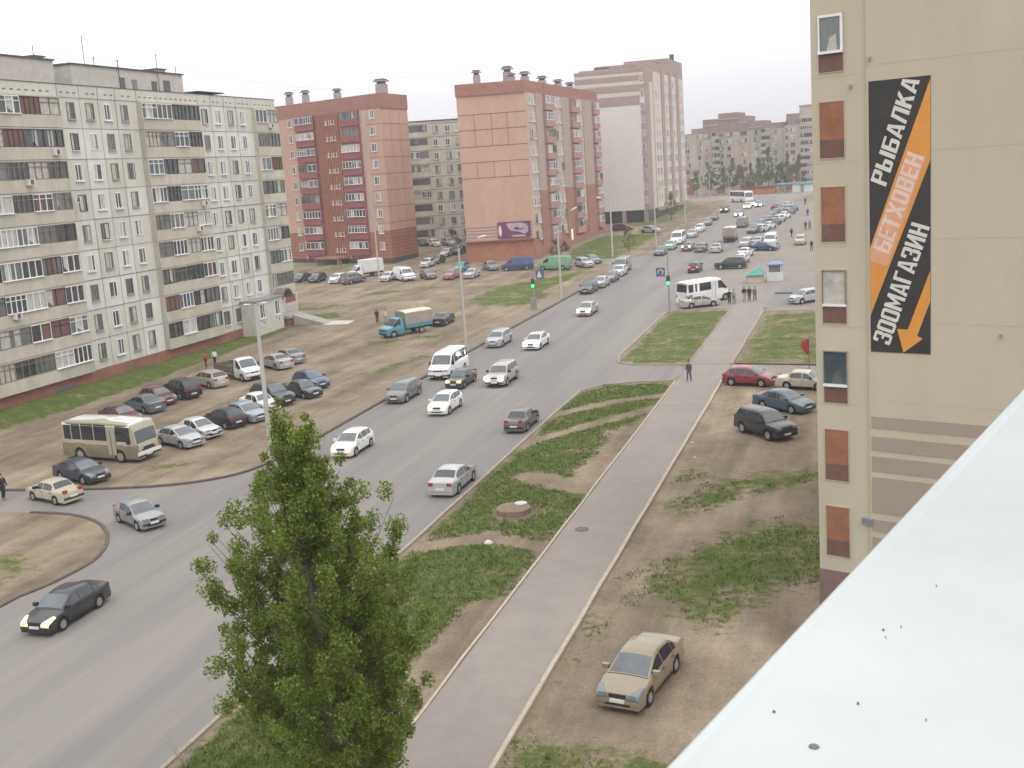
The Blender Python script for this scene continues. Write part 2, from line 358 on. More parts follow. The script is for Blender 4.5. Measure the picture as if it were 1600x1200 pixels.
def ground_material():
    m = bpy.data.materials.new('ground_soil'); m.use_nodes = True; n, l = m.node_tree.nodes, m.node_tree.links
    b = n['Principled BSDF']; b.inputs['Roughness'].default_value = .95; b.inputs['Specular IOR Level'].default_value = .1
    g = n.new('ShaderNodeNewGeometry')
    def noise(sc, det=6, ro=.65, scale=None, typ='ShaderNodeTexNoise'):
        t = n.new(typ); t.inputs['Scale'].default_value = sc; t.inputs['Detail'].default_value = det; t.inputs['Roughness'].default_value = ro
        if scale:
            mp = n.new('ShaderNodeMapping'); mp.inputs['Scale'].default_value = scale; mp.inputs['Rotation'].default_value = (0, 0, R(12)); l.new(g.outputs['Position'], mp.inputs[0]); l.new(mp.outputs[0], t.inputs['Vector'])
        else: l.new(g.outputs['Position'], t.inputs['Vector'])
        return t.outputs['Fac']
    def ramp(src, stops):
        r = n.new('ShaderNodeValToRGB'); e = r.color_ramp.elements
        e[0].position, e[0].color = stops[0][0], (*stops[0][1], 1); e[1].position, e[1].color = stops[1][0], (*stops[1][1], 1)
        for p, c in stops[2:]:
            q = e.new(p); q.color = (*c, 1)
        l.new(src, r.inputs[0]); return r.outputs[0]
    def mix(f, a, c, bt='MIX'):
        x = n.new('ShaderNodeMix'); x.data_type = 'RGBA'; x.blend_type = bt
        if isinstance(f, float): x.inputs[0].default_value = f
        else: l.new(f, x.inputs[0])
        l.new(a, x.inputs[6]); l.new(c, x.inputs[7]); return x.outputs[2]
    def mr(src, a, b_, c, d):
        r = n.new('ShaderNodeMapRange'); r.inputs['From Min'].default_value = a; r.inputs['From Max'].default_value = b_; r.inputs['To Min'].default_value = c; r.inputs['To Max'].default_value = d
        l.new(src, r.inputs[0]); return r.outputs[0]
    dirt = ramp(noise(.22, 9, .7), [(.30, (.152, .118, .084)), (.68, (.302, .248, .188)), (.5, (.230, .184, .137))])
    tr = mr(noise(.55, 5, .6, (1.0, .12, 1)), .35, .68, .74, 1.22)
    dirt = mix(1.0, dirt, tr, 'MULTIPLY')
    dirt = mix(1.0, dirt, mr(noise(9, 3), .3, .7, .84, 1.16), 'MULTIPLY')
    grass = ramp(noise(.8, 8, .72), [(.28, (.042, .080, .012)), (.68, (.178, .158, .066)), (.53, (.082, .112, .022))])
    grass = mix(1.0, grass, mr(noise(6.5, 5, .8), .3, .72, .62, 1.36), 'MULTIPLY')
    a = n.new('ShaderNodeAttribute'); a.attribute_name = 'grass_cover'
    def madd(x, y, k):
        q = n.new('ShaderNodeMath'); q.operation = 'MULTIPLY_ADD'; l.new(x, q.inputs[0]); q.inputs[1].default_value = k; l.new(y, q.inputs[2]); return q.outputs[0]
    n1 = mr(noise(.33, 9, .72), 0, 1, -.5, .5); n2 = mr(noise(2.6, 7, .78), 0, 1, -.5, .5)
    f = madd(n1, a.outputs['Fac'], 2.3); f = madd(n2, f, 1.7)
    f = mr(f, .36, .68, 0, .94)
    # nothing grows where the cover is nil
    z = mr(a.outputs['Fac'], .02, .25, 0, 1); mm = n.new('ShaderNodeMath'); mm.operation = 'MULTIPLY'; l.new(f, mm.inputs[0]); l.new(z, mm.inputs[1])
    c = mix(mm.outputs[0], dirt, grass)
    l.new(c, b.inputs['Base Color'])
    bp = n.new('ShaderNodeBump'); bp.inputs['Strength'].default_value = .7; bp.inputs['Distance'].default_value = .12
    l.new(noise(3.5, 8, .75), bp.inputs['Height']); l.new(bp.outputs[0], b.inputs['Normal'])
    return m
gm.materials.append(ground_material())
structure(link(gm, 'ground'))

# ------------------------------------------------------------------ road, pavements, kerbs
def sheet(name, poly, m, dz, step=None):
    mb = MB(); mb.face([gp(x, y, dz) for x, y in poly]); return structure(mb.build(name, m, recalc=False))
ROADM = mat('asphalt', (.186, .175, .170), .85, .10, .9, col2=(.252, .228, .203), cut=(.44, .68), streak=(1.0, .05, 1), bump=.12, bscale=25)
LOTM = mat('asphalt_dusty', (.205, .186, .168), .9, .1, .5, col2=(.245, .218, .186), cut=(.42, .62))
WALKM = mat('pavement_asphalt', (.235, .210, .193), .88, .07, 1.2, col2=(.275, .245, .218), cut=(.45, .7), bump=.15, bscale=22)
mat('kerb_stone', (.30, .26, .215), .9, .18, 2.5); mat('kerb_pale', (.40, .345, .275), .9, .15, 2.5); mat('kerb_dark', (.105, .088, .075), .95, .25, 2)
left_edge = [(-41.6, -15), (-41.6, 43), (-40.6, 46.5), (-40.5, 49.6), (-41.9, 52.6), (-44.4, 55.2), (-47.2, 56.5), (-50, 56.7), (-70, 56.0), (-70, 60.0), (-56.5, 60.6), (-47.2, 61.7), (-43.2, 63.1), (-40.9, 65.4), (-40.1, 68.5), (-39.8, 73), (-39.7, 110), (-38.8, 140), (-38.6, 176), (-41.5, 180), (-52, 182), (-52, 188), (-40.5, 188), (-37.6, 192), (-37.2, 240), (-38.0, 300)]
def rounded(pts, n=2):
    for _ in range(n):
        out = [pts[0]]
        for a, b in zip(pts[:-1], pts[1:]): out += [(a[0] * .75 + b[0] * .25, a[1] * .75 + b[1] * .25), (a[0] * .25 + b[0] * .75, a[1] * .25 + b[1] * .75)]
        pts = out + [pts[-1]]
    return pts
right_edge = [(-23.8, 300), (-24.2, 165), (-24.2, 131), (-23.4, 129), (-23.4, 104), (-22.8, 101), (-21.4, 100.1), (-16.4, 99.9), (-16.4, 93.1), (-19.3, 92.9), (-22.3, 91.7), (-23.5, 89.5), (-23.8, 80), (-24.0, 30), (-24.6, -15)]
sheet('road', rounded(left_edge[:9]) + rounded(left_edge[9:]) + rounded(right_edge), ROADM, .006)
sheet('far_road', [(-38.0, 300.05), (-43, 340), (-80, 362), (-80, 380), (10, 372), (10, 352), (-20, 345), (-23.8, 300.05)], ROADM, .006)
sheet('paved_lot', [(-24.15, 131.2), (-24.15, 165), (-23.75, 300), (12, 300), (12, 128.6), (-12.4, 128.6), (-12.4, 131.2)], LOTM, .010)
sheet('driveway', [(-16.35, 93.2), (-16.35, 99.8), (-12.3, 99.6), (8, 96.5), (8, 92.6), (-12.3, 93.5)], LOTM, .011)
sheet('crossing_lane', [(-24.1, 131.3), (-23.6, 144), (-18, 150), (12, 141), (12, 131.4)], ROADM, .015)
sheet('pavement', [(-16.3, -15), (-16.3, 139.5), (-12.65, 139.5), (-12.65, -15)], WALKM, .045)
sheet('dirt_path', [(-39.95, 73), (-39.85, 110), (-39.0, 176), (-41.2, 176), (-41.9, 139), (-42.1, 110), (-42.6, 74), (-44, 68), (-41.5, 68)], mat('path_dust', (.225, .19, .145), .95, .12, 1.0, col2=(.17, .142, .106), cut=(.4, .6), streak=(1, .2, 1)), .005)
def kerb(pts, w, h, m, name='kerb'):
    mb = MB(); rs = []
    for i, p in enumerate(pts):
        a = V(pts[max(i - 1, 0)]); b = V(pts[min(i + 1, len(pts) - 1)]); d = (b - a).normalized(); nn = V((-d.y, d.x)) * w / 2
        p = V(p); l_ = p + nn; r_ = p - nn
        rs.append([gp(l_.x, l_.y, -.1), gp(r_.x, r_.y, -.1), gp(r_.x, r_.y, h), gp(l_.x, l_.y, h)])
    mb.rings(rs); return structure(mb.build(name, m))
def dens(pts, st=4.0):
    out = []
    for a, b in zip(pts[:-1], pts[1:]):
        n = max(1, int(math.hypot(b[0] - a[0], b[1] - a[1]) / st))
        out += [(a[0] + (b[0] - a[0]) * i / n + random.uniform(-.03, .03), a[1] + (b[1] - a[1]) * i / n) for i in range(n)]
    return out + [pts[-1]]
K, KP_, KD = MATS['kerb_stone'], MATS['kerb_pale'], MATS['kerb_dark']
kerb(dens(rounded(left_edge[9:19])), .24, .13, KD)
kerb(dens(rounded(left_edge[0:9])[:-6]), .2, .09, KD)
kerb(dens(left_edge[22:26]), .2, .13, K)
kerb(dens([(-24.6, -15), (-24.0, 30), (-23.8, 80), (-23.6, 89.5), (-22.3, 91.8), (-19.3, 93.0), (-16.4, 93.25)]), .18, .10, K)
kerb(dens([(-16.4, 99.75), (-21.4, 99.95), (-22.9, 101), (-23.5, 104), (-23.5, 129), (-22.6, 131)]), .18, .10, K)
kerb(dens([(-16.4, -15), (-16.4, 93)]), .12, .085, KP_); kerb(dens([(-16.4, 100), (-16.4, 130.5)]), .12, .085, K)
kerb(dens([(-12.56, -15), (-12.56, 93)]), .18, .13, KP_); kerb(dens([(-12.56, 99.8), (-12.56, 128)]), .16, .12, K)
kerb(dens([(-12.3, 99.9), (8, 97)]), .18, .11, KD); kerb([(-16.3, 99.85), (-12.6, 99.75)], .14, .055, KD); kerb(dens([(-12.6, 128.3), (12, 127.9)]), .18, .14, KP_); kerb(dens([(-12.4, 141.5), (12, 138)]), .2, .16, KD)
# ------------------------------------------------------------------ buildings
mat('chimney_grey', (.34, .30, .31), .9, .15, 2)
def hull(poly, z0, z1, o, name, mats, parent, m=0):
    mb = MB(); mb.prism([(p[0] - o[0], p[1] - o[1]) for p in poly], z0 - o[2], z1 - o[2], m); return mb
def building(name, base, label, cat='apartment block'):
    return thing(name, base, label, cat)
rb = random.Random(5)

def balcony(F, root, u0, u1, zp0, zp1, zt, d, pmat, styles, rnd, name='balcony', sills=True):
    """loggia: parapet from zp0 to zp1, glazing up to zt; sections of glazing differ"""
    mb = MB()
    F.box(mb, u0, u1, zp0, zp1, 0, d); F.box(mb, u0, u1, zt, zt + .12, 0, d - .03)
    F.box(mb, u0, u0 + .08, zp1, zt, 0, d - .02); F.box(mb, u1 - .08, u1, zp1, zt, 0, d - .02)
    b = mb.build(name, pmat, root)
    gl = MB(); w = u1 - u0; ns = max(2, int(round(w / 2.6))); es = [u0 + .1 + (w - .2) * i / ns for i in range(ns + 1)]
    for i in range(ns):
        a, c = es[i], es[i + 1]; st = rnd.choice(styles); k = rnd.choice([2, 3, 3, 4])
        if st == 'pvc':
            fm, t, pm = 0, .075, rnd.choice([3, 3, 4, 5, 6])
            if sills: F.box(gl, a, c, zp1 + .005, zp1 + .05, d - .03, d + .16, 0)
        elif st == 'wood': fm, t, pm = 1, .06, rnd.choice([3, 4, 4, 5])
        else: fm, t, pm = 2, .05, rnd.choice([3, 7, 3, 4])
        z0, z1 = zp1 + .02, zt - .01
        gl.face([F.p(a, z0, d - .12), F.p(c, z0, d - .12), F.p(c, z1, d - .12), F.p(a, z1, d - .12)], pm)
        if rnd.random() < .5:
            x0 = a + (c - a) * rnd.uniform(.05, .6); x1 = x0 + (c - a) * rnd.uniform(.15, .4); gl.face([F.p(x0, z0 + rnd.choice([0, 0, .5]), d - .115), F.p(min(x1, c), z0, d - .115), F.p(min(x1, c), z1, d - .115), F.p(x0, z1, d - .115)], rnd.choice([5, 5, 7, 3]))
        for q in range(k + 1):
            x = a + (c - a) * q / k; F.box(gl, max(a, x - t / 2), min(c, x + t / 2), z0, z1, d - .11, d - .03, fm)
        F.box(gl, a, c, z1 - t, z1, d - .105, d - .035, fm); F.box(gl, a, c, z0, z0 + t, d - .105, d - .035, fm)
        if st == 'wood' or rnd.random() < .3: F.box(gl, a, c, z0 + (z1 - z0) * .7, z0 + (z1 - z0) * .7 + t * .8, d - .104, d - .036, fm)
    gl.build('glazing', [MATS['win_white'], MATS['win_wood'], MATS['win_dark'], MATS['pane_dark'], MATS['pane_mid'], MATS['pane_curtain'], MATS['pane_blue'], MATS['shutter_dark']], b, recalc=False)
    return b

# --- the long grey panel block on the left
o = V((-72.5, 96, 2.6))
blk = building('panel_block', o, 'long grey panel apartment block with stacked glazed loggias, left of the dirt lot')
F = Facade((-72.5, 58), (-72.5, 132.7), o); Y0 = 58
mb = MB(); mb.box(-12.5, 0, 58 - 96, 132.7 - 96, 4.2 - 2.6, 29.95 - 2.6)
floors = [4.2 + 2.861 * i for i in range(10)]
wcols = [67.9, 70.7, 73.4, 76.1, 93.6, 96.4, 99.1, 101.8, 116.5, 119.2, 122.0, 124.6]
joints = [66.4, 69.3, 72.0, 74.8, 78.3, 91.9, 95.0, 97.8, 100.5, 104.0, 115.3, 117.9, 120.7, 123.4, 126.9]
for i in range(9):
    for j, y in enumerate(joints[:-1]):
        if rb.random() < .33 and joints[j + 1] - y < 4: F.box(mb, y - Y0 + .04, joints[j + 1] - Y0 - .04, floors[i] + .04, floors[i + 1] - .04, 0, .012, 2)
        k = rb.random()
        t = .008 if k < .5 else .018 if k < .85 else .035
        F.box(mb, y - Y0 - t, y - Y0 + t, floors[i], floors[i + 1], 0, .02, 1)
for z in floors[1:]:
    for y0, y1 in ((58, 78.3), (91.9, 104.0), (115.3, 126.9)):
        t = rb.choice([.014, .02, .035]); F.box(mb, y0 - Y0, y1 - Y0, z - t, z + t, 0, .026, 1)
mb.build('wall', [MATS['panel_grey'], MATS['joint_dark'], MATS['panel_pale']], blk)
mb = MB(); F.box(mb, -.05, 74.75, 29.95, 31.1, -12.55, .06)
for y in joints: F.box(mb, y - Y0 - .03, y - Y0 + .03, 29.98, 31.08, .06, .072, 1)
y = 59.0
while y < 132:
    if min(abs(y - q) for q in joints) > .45: F.box(mb, y - Y0 - .2, y - Y0 + .2, 30.32, 30.44, .06, .074, 1)
    y += .93
mb.build('parapet', [MATS['panel_grey'], MATS['joint_dark']], blk)
mb = MB(); F.box(mb, -.1, 74.8, 31.1, 31.16, -12.6, .12); mb.build('roof', MATS['roof_felt'], blk)
mb = MB(); F.box(mb, -.02, 74.72, .5, 4.2, -12.4, .03); F.box(mb, 28.3, 30.8, 2.2, 3.6, .03, .045, 1); F.box(mb, 40, 40.6, 3.2, 3.7, .03, .045, 1); mb.build('plinth', [MATS['plinth_brick'], MATS['joint_dark']], blk)
n = 0
for ci, y in enumerate(wcols):
    for i in range(9):
        if i == 0 and y in (122.0, 124.6): continue
        st = rb.choice([0, 0, 0, 1, 1, 2])
        add_window(F, blk, y - Y0, floors[i] + .86, 1.12 if ci % 4 != 1 else 1.2, 1.56, st, rb.randrange(9), sill=rb.random() < .85)
for i in range(9):
    for (y0, y1) in ((78.4, 91.6), (104.15, 114.9), (127.0, 132.62)):
        if i == 0 and y0 > 120: continue
        balcony(F, blk, y0 - Y0, y1 - Y0, floors[i] + .02, floors[i] + 1.12, floors[i] + 2.72, .5, MATS['balcony_panel'], ['pvc', 'pvc', 'wood', 'wood', 'dark', 'dark'], rb)
for (y, z) in ((90, 24.6), (86, 22), (113.5, 18.9), (130.2, 27.6), (82, 10.6), (112, 16.2), (91.9, 20.2)):
    mb = MB(); F.box(mb, y - Y0 - .4, y - Y0 + .4, z, z + .55, .55, .9); F.box(mb, y - Y0 - .22, y - Y0 + .22, z + .06, z + .5, .9, .91, 1); mb.build('air_conditioner', [MATS['cargo_white'], MATS['joint_dark']], blk)
def penthouse(x0, x1, y0, y1, z1, doors):
    mb = MB(); mb.box(x0 - o.x, x1 - o.x, y0 - o.y, y1 - o.y, 31.1 - o.z, z1 - o.z); mb.box(x0 - o.x - .15, x1 - o.x + .15, y0 - o.y - .15, y1 - o.y + .15, z1 - o.z, z1 - o.z + .14, 1)
    for (yy, w, h, mi) in doors: mb.box(x1 - o.x, x1 - o.x + .03, yy - o.y, yy + w - o.y, 31.5 - o.z, 31.5 + h - o.z, mi)
    mb.build('roof_shed', [MATS['roof_shed'], MATS['roof_felt'], MATS['maroon_panel'], MATS['joint_dark'], MATS['pane_mid']], blk)
penthouse(-83, -75.5, 76, 95.8, 33.7, [(82.6, 1.0, 1.6, 2)])
penthouse(-81, -75.5, 98.3, 117.6, 33.55, [(106.0, .8, 1.2, 3), (108.0, .9, 1.1, 4), (111.5, 1, 1.1, 3), (113.7, 1.3, 1.3, 3)])
penthouse(-80, -76, 93.8, 95.2, 34.0, []); penthouse(-80.5, -75.8, 113.2, 114.8, 33.95, [])
mb = MB(); mb.box(-78 - o.x, -74.5 - o.x, 119.0 - o.y, 124.6 - o.y, 31.7 - o.z, 31.82 - o.z); mb.box(-76.3 - o.x, -76.1 - o.x, 120 - o.y, 120.2 - o.y, 31.1 - o.z, 31.7 - o.z); mb.box(-76.3 - o.x, -76.1 - o.x, 124 - o.y, 124.2 - o.y, 31.1 - o.z, 31.7 - o.z); mb.build('roof_hatch', MATS['roof_felt'], blk)
for (y, x, z0, h, k) in ((84.3, -76, 33.7, 1.5, 1), (93.6, -75.8, 33.7, 1.3, 0), (101.5, -76.2, 33.5, 3.1, 3), (103.0, -76.2, 31.2, 3.5, 1), (105.8, -75.4, 31.2, 3.2, 2), (106.6, -76, 33.5, 1.1, 1), (112.6, -75.3, 31.2, 4.3, 1), (117.2, -76, 33.5, 1.1, 0)):
    mb = MB(); mb.tube([(x - o.x, y - o.y, z0 - o.z), (x - o.x, y - o.y, z0 + h - o.z)], .035, 6)
    for q in range(k): zz = z0 + h - .12 - .5 * q - o.z; mb.tube([(x - o.x, y - o.y - .35, zz), (x - o.x, y - o.y + .35, zz)], .018, 5)
    mb.build('antenna', MATS['metal_dark'], blk)
# shop porch, arched doorway and ramp at the right end of the ground floor
mb = MB(); F.box(mb, 61.6, 67.9, 3.0, 7.15, .03, 2.1); F.box(mb, 61.5, 68.0, 7.15, 7.35, .03, 2.25, 1); po = mb.build('shop_porch', [MATS['concrete_pale'], MATS['metal_grey']], blk)
G = Facade((-70.4, 119.6), (-70.4, 125.9), o)
for u in (1.3, 4.9): add_window(G, po, u, 5.15, 1.1, 1.75, 0, 3)
for u in (1.3, 4.9): add_window(G, po, u, 4.25, .9, .6, 0, 5, sill=False)
mb = MB(); F.box(mb, 69.0, 74.7, 4.3, 7.0, .03, .55); F.box(mb, 71.6, 74.2, 5.9, 6.8, .55, .6, 1); F.box(mb, 71.6, 74.2, 4.75, 5.6, .55, .6, 2); sp = mb.build('shop_front', [MATS['concrete_pale'], MATS['brown_brick'], MATS['pane_curtain']], blk)
mb = MB()
for a in (69.05, 69.75, 70.45): F.box(mb, a, a + .1, 4.7, 6.75, .56, .64)
F.box(mb, 69.15, 70.45, 6.65, 6.75, .56, .64); F.box(mb, 69.15, 70.45, 4.7, 5.2, .56, .6); F.box(mb, 69.15, 70.45, 5.2, 6.65, .56, .58, 1); mb.build('shop_door', [MATS['win_white'], MATS['pane_dark']], sp)
mb = MB()
for q in range(9):
    a = math.pi * q / 9; b_ = math.pi * (q + 1) / 9
    mb.hexa([F.p(69.8 - 1.25 * math.cos(t), 6.7 + 1.2 * math.sin(t) + dz, d) for dz in (0, .1) for (t, d) in ((a, .6), (b_, .6), (b_, 2.0), (a, 2.0))])
mb.build('arch_canopy', MATS['frame_mid'], sp)
mb = MB(); F.box(mb, 68.4, 72.4, 4.3, 4.65, .56, 2.6); F.box(mb, 68.6, 70.0, 3.3, 4.3, .56, 2.4, 1)
mb.hexa([V(q) - o for q in ((-69.9, 127.4, 3.0), (-65.6, 127.2, 3.0), (-65.6, 129.6, 3.0), (-69.9, 129.8, 3.0), (-69.9, 127.4, 4.62), (-65.6, 127.2, 3.5), (-65.6, 129.6, 3.5), (-69.9, 129.8, 4.62))])
mb.build('ramp', [MATS['concrete'], MATS['plinth_brick']], blk)
sheet('ramp_apron', [(-65.7, 126.6), (-62.2, 126.8), (-62.6, 129.6), (-65.7, 129.9)], MATS['concrete_pale'], .02)

# --- brick block with white loggias
C2 = V((-85.2, 194.5)); L2 = C2 + V((-.9292, .3697)) * 32; R2 = C2 + V((.05, 1.0)).normalized() * 11.2
o = V((C2.x - 8, C2.y + 4, 5.2))
blk = building('brick_block', o, 'left brick block with red loggia parapets and an orange ribbed stair strip')
F = Facade(L2, C2, o); G = Facade(C2, R2, o)
back = R2 - C2
poly = [(L2.x, L2.y), (C2.x, C2.y), (R2.x, R2.y), (L2.x + back.x, L2.y + back.y)]
def pr(mb, z0, z1, m=0): mb.prism([(p[0] - o.x, p[1] - o.y) for p in poly], z0 - o.z, z1 - o.z, m)
mb = MB(); pr(mb, 11.1, 33.0, 0); pr(mb, 6.2, 11.1, 1); pr(mb, 2, 6.2, 2)
L_ = F.len
F.box(mb, 15.0, 20.9, 6.0, 33.0, 0, .35, 1); F.box(mb, 14.3, 15.0, 6, 33, 0, .1, 4); F.box(mb, 20.9, 21.3, 6, 33, 0, .12, 3)
F.box(mb, 8.4, 8.9, 6, 33, 0, .14, 3); F.box(mb, 26.6, 28.2, 11, 33, 0, .02, 3)
for q in range(8): F.box(mb, 15.2 + q * .72, 15.45 + q * .72, 6.6, 33.0, .35, .47, 4)
for k in range(8):
    z = 30.3 - 2.95 * k
    F.box(mb, 28.0, L_, z - .04, z + .04, 0, .02, 5); G.box(mb, 0, G.len, z - .05, z + .05, 0, .02, 5)
    if k < 7:
        for uu in (3.7, 7.4): G.box(mb, uu - .03, uu + .03, z, z + 2.95, 0, .015, 5)
for q in range(8):
    z = 6.7 + q * .62
    F.box(mb, 28.0, L_ - .02, z, z + .16, 0, .03, 4); G.box(mb, 0.02, G.len, z, z + .16, 0, .03, 4); F.box(mb, 0, 8.4, z, z + .16, 0, .03, 4)
mb.build('wall', [MATS['pink_panel'], MATS['orange_brick'], MATS['plinth_dark'], MATS['pink_render'], MATS['brown_brick'], MATS['joint_dark']], blk)
mb = MB()
pl = [V(p) for p in poly]; cx = sum((p for p in pl), V((0, 0))) / 4; big = [cx + (p - cx) * 1.012 for p in pl]
mb.prism([(p.x - o.x, p.y - o.y) for p in big], 33.0 - o.z, 35.6 - o.z); mb.build('roof_band', MATS['roof_band'], blk)
for k in range(9):
    zt = 33.2 - .25 - 2.95 * k
    for (a, b) in ((8.96, 14.28), (21.34, 26.5)): balcony(F, blk, a, b, zt - 2.55, zt - 1.35, zt, .55, MATS['maroon_panel'], ['pvc', 'pvc', 'pvc', 'pvc', 'wood'], rb)
    for q in range(3): add_window(F, blk, 17.9 + q * 1.05, zt - 1.9, .62, .75, 0, q, sill=True, d=.36, name='stair_window')
    add_window(F, blk, 29.7, zt - 1.6, 1.25, 1.45, 0, rb.randrange(6)); add_window(F, blk, 7.1, zt - 1.6, 1.1, 1.45, 0, rb.randrange(6)); add_window(F, blk, 3.4, zt - 1.6, .8, 1.4, 1, rb.randrange(6))
mb = MB(); F.box(mb, 14.3, 20.8, 6.3, 6.65, .35, 3.2); F.box(mb, 14.5, 14.8, 3.5, 6.3, 2.8, 3.1); F.box(mb, 20.3, 20.6, 3.5, 6.3, 2.8, 3.1); mb.build('entrance_canopy', MATS['roof_band'], blk)
mb = MB(); F.box(mb, 17.6, 18.8, 3.6, 5.9, .36, .42); F.box(mb, 16.1, 17.4, 3.6, 5.9, .36, .42, 1); mb.build('door', [MATS['tarp_top'], MATS['shutter_dark']], blk)
def chimney(root, x, y, z0, h, w=1.0):
    mb = MB(); mb.box(x - w / 2, x + w / 2, y - w / 2, y + w / 2, z0, z0 + h * .66); mb.box(x - w * .36, x + w * .36, y - w * .36, y + w * .36, z0 + h * .66, z0 + h * .82, 1); mb.box(x - w * .68, x + w * .68, y - w * .68, y + w * .68, z0 + h * .82, z0 + h * .9); mb.box(x - w * .5, x + w * .5, y - w * .5, y + w * .5, z0 + h * .9, z0 + h, 1)
    mb.build('chimney', [MATS['chimney_grey'], MATS['metal_dark']], root)
for (u, d, h, w) in ((4.2, -3, 2.7, 1.1), (9.0, -3, 2.6, 1.1), (16.9, -4, 2.2, 1.1), (30.2, -2.6, 2.6, 1.7)):
    p = F.p(u, 35.6, d); chimney(blk, p.x, p.y, p.z, h, w)

# --- second brick block, with the violet sign on its gable
C3 = V((-57.6, 192.7)); L3 = V((-69.2, 190.5)); R3 = C3 + V((.6, 47.3)).normalized() * 50.3
o = V((-63, 200, 5.1))
blk = building('brick_block', o, 'brick apartment block whose pink windowless gable carries a violet sign')
F = Facade(L3, C3, o); G = Facade(C3, R3, o); bk = R3 - C3
poly = [(L3.x, L3.y), (C3.x, C3.y), (R3.x, R3.y), (L3.x + bk.x, L3.y + bk.y)]
mb = MB(); pr(mb, 11.3, 33.4, 0); pr(mb, 8.6, 11.3, 6); pr(mb, 1.5, 8.6, 1)
for z in (30.24, 27.65, 24.85, 22.2, 19.5): F.box(mb, 0, F.len, z - .055, z + .055, 0, .02, 5)
for (u, z0, z1) in ((2.8, 24.9, 30.2), (5.8, 24.9, 30.2), (8.5, 24.9, 30.2), (2.8, 19.5, 22.2), (5.8, 19.5, 22.2), (8.5, 19.5, 22.2)): F.box(mb, u - .04, u + .04, z0, z1, 0, .018, 5)
for z in (9.3, 9.85, 10.4, 10.95): F.box(mb, 0, F.len, z, z + .14, 0, .03, 4)
for (a, b) in ((5.2, 9.4), (21.9, 27.2), (37.6, 44.6)): G.box(mb, a, b, 16.6, 33.4, 0, .22, 3); G.box(mb, a, b, 5, 16.6, 0, .22, 4)
G.box(mb, 0, 5.2, 11.3, 33.4, 0, .05, 6); G.box(mb, 16.2, 21.9, 8.6, 33.4, 0, .05, 6); G.box(mb, 34.3, 37.6, 8.6, 33.4, 0, .05, 6)
G.box(mb, 0, G.len, 3, 7.0, 0, .3, 4)
mb.build('wall', [MATS['pink_panel'], MATS['orange_brick'], MATS['plinth_dark'], MATS['taupe_render'], MATS['rosy_brick'], MATS['joint_dark'], MATS['pink_render']], blk)
mb = MB(); pl = [V(p) for p in poly]; cx = sum((p for p in pl), V((0, 0))) / 4; big = [cx + (p - cx) * 1.01 for p in pl]; mb.prism([(p.x - o.x, p.y - o.y) for p in big], 33.4 - o.z, 35.4 - o.z); mb.build('roof_band', MATS['roof_band'], blk)
mb = MB(); F.box(mb, -.15, F.len + .15, 8.5, 8.75, 0, .5); mb.build('ledge', MATS['brown_brick'], blk)
for k in range(9):
    zt = 33.2 - 2.9 * k
    for (a, b) in ((10.2, 15.9), (28.0, 34.1), (45.3, 50.0)): balcony(G, blk, a, b, zt - 2.5, zt - 1.35, zt, .6, MATS['dusty_rose'], ['pvc', 'pvc', 'pvc', 'wood'], rb, sills=False)
    for u in (2.2, 4.4, 18.5, 21.2, 36.0): add_window(G, blk, u, zt - 1.75, 1.2, 1.5, 0 if rb.random() < .7 else 1, rb.randrange(6), d=.055)
mb = MB(); G.box(mb, 23.6, 24.5, 6.6, 8.6, .31, .36); mb.build('lit_doorway', emit('door_light', (1.0, .74, .40), .8), blk)
for (u, d, h) in ((3.2, -4, 2.5), (9.2, -5, 1.6)): p = F.p(u, 35.4, d); chimney(blk, p.x, p.y, p.z, h)
for (u, h) in ((5, 2.9), (15, 2.6), (26, 2.4), (37, 2.3), (46, 2.2)): p = G.p(u, 35.4, -4.5); chimney(blk, p.x, p.y, p.z, h, 1.3)
# the violet sign, fixed to the gable
mb = MB(); F.box(mb, 5.66, 11.4, 8.95, 11.75, .04, .2)
sg = mb.build('sign_board', MATS['sign_purple'], blk)
def fpoly(F, pts, d, mi, mb): mb.face([F.p(u, z, d) for u, z in pts], mi)
mb = MB()
fpoly(F, [(6.05 + .28 * math.cos(t) , 10.25 + .95 * math.sin(t)) for t in [2 * math.pi * q / 16 for q in range(16)]], .212, 0, mb)
fpoly(F, [(7.1, 11.5), (7.6, 10.6), (8.0, 10.2), (9.2, 10.0), (10.4, 9.6), (10.9, 9.9), (11.0, 10.6), (10.7, 11.3), (9.6, 11.55)], .212, 1, mb)
fpoly(F, [(7.9, 9.15), (10.6, 9.1), (10.2, 9.45), (8.3, 9.5)], .212, 1, mb)
fpoly(F, [(8.2, 10.55), (9.0, 10.85), (9.6, 10.5), (10.2, 10.6), (9.8, 10.3), (8.8, 10.35)], .216, 2, mb)
mb.build('sign_motif', [MATS['banner_white'], MATS['sign_pale'], MATS['sign_purple']], sg, recalc=False)

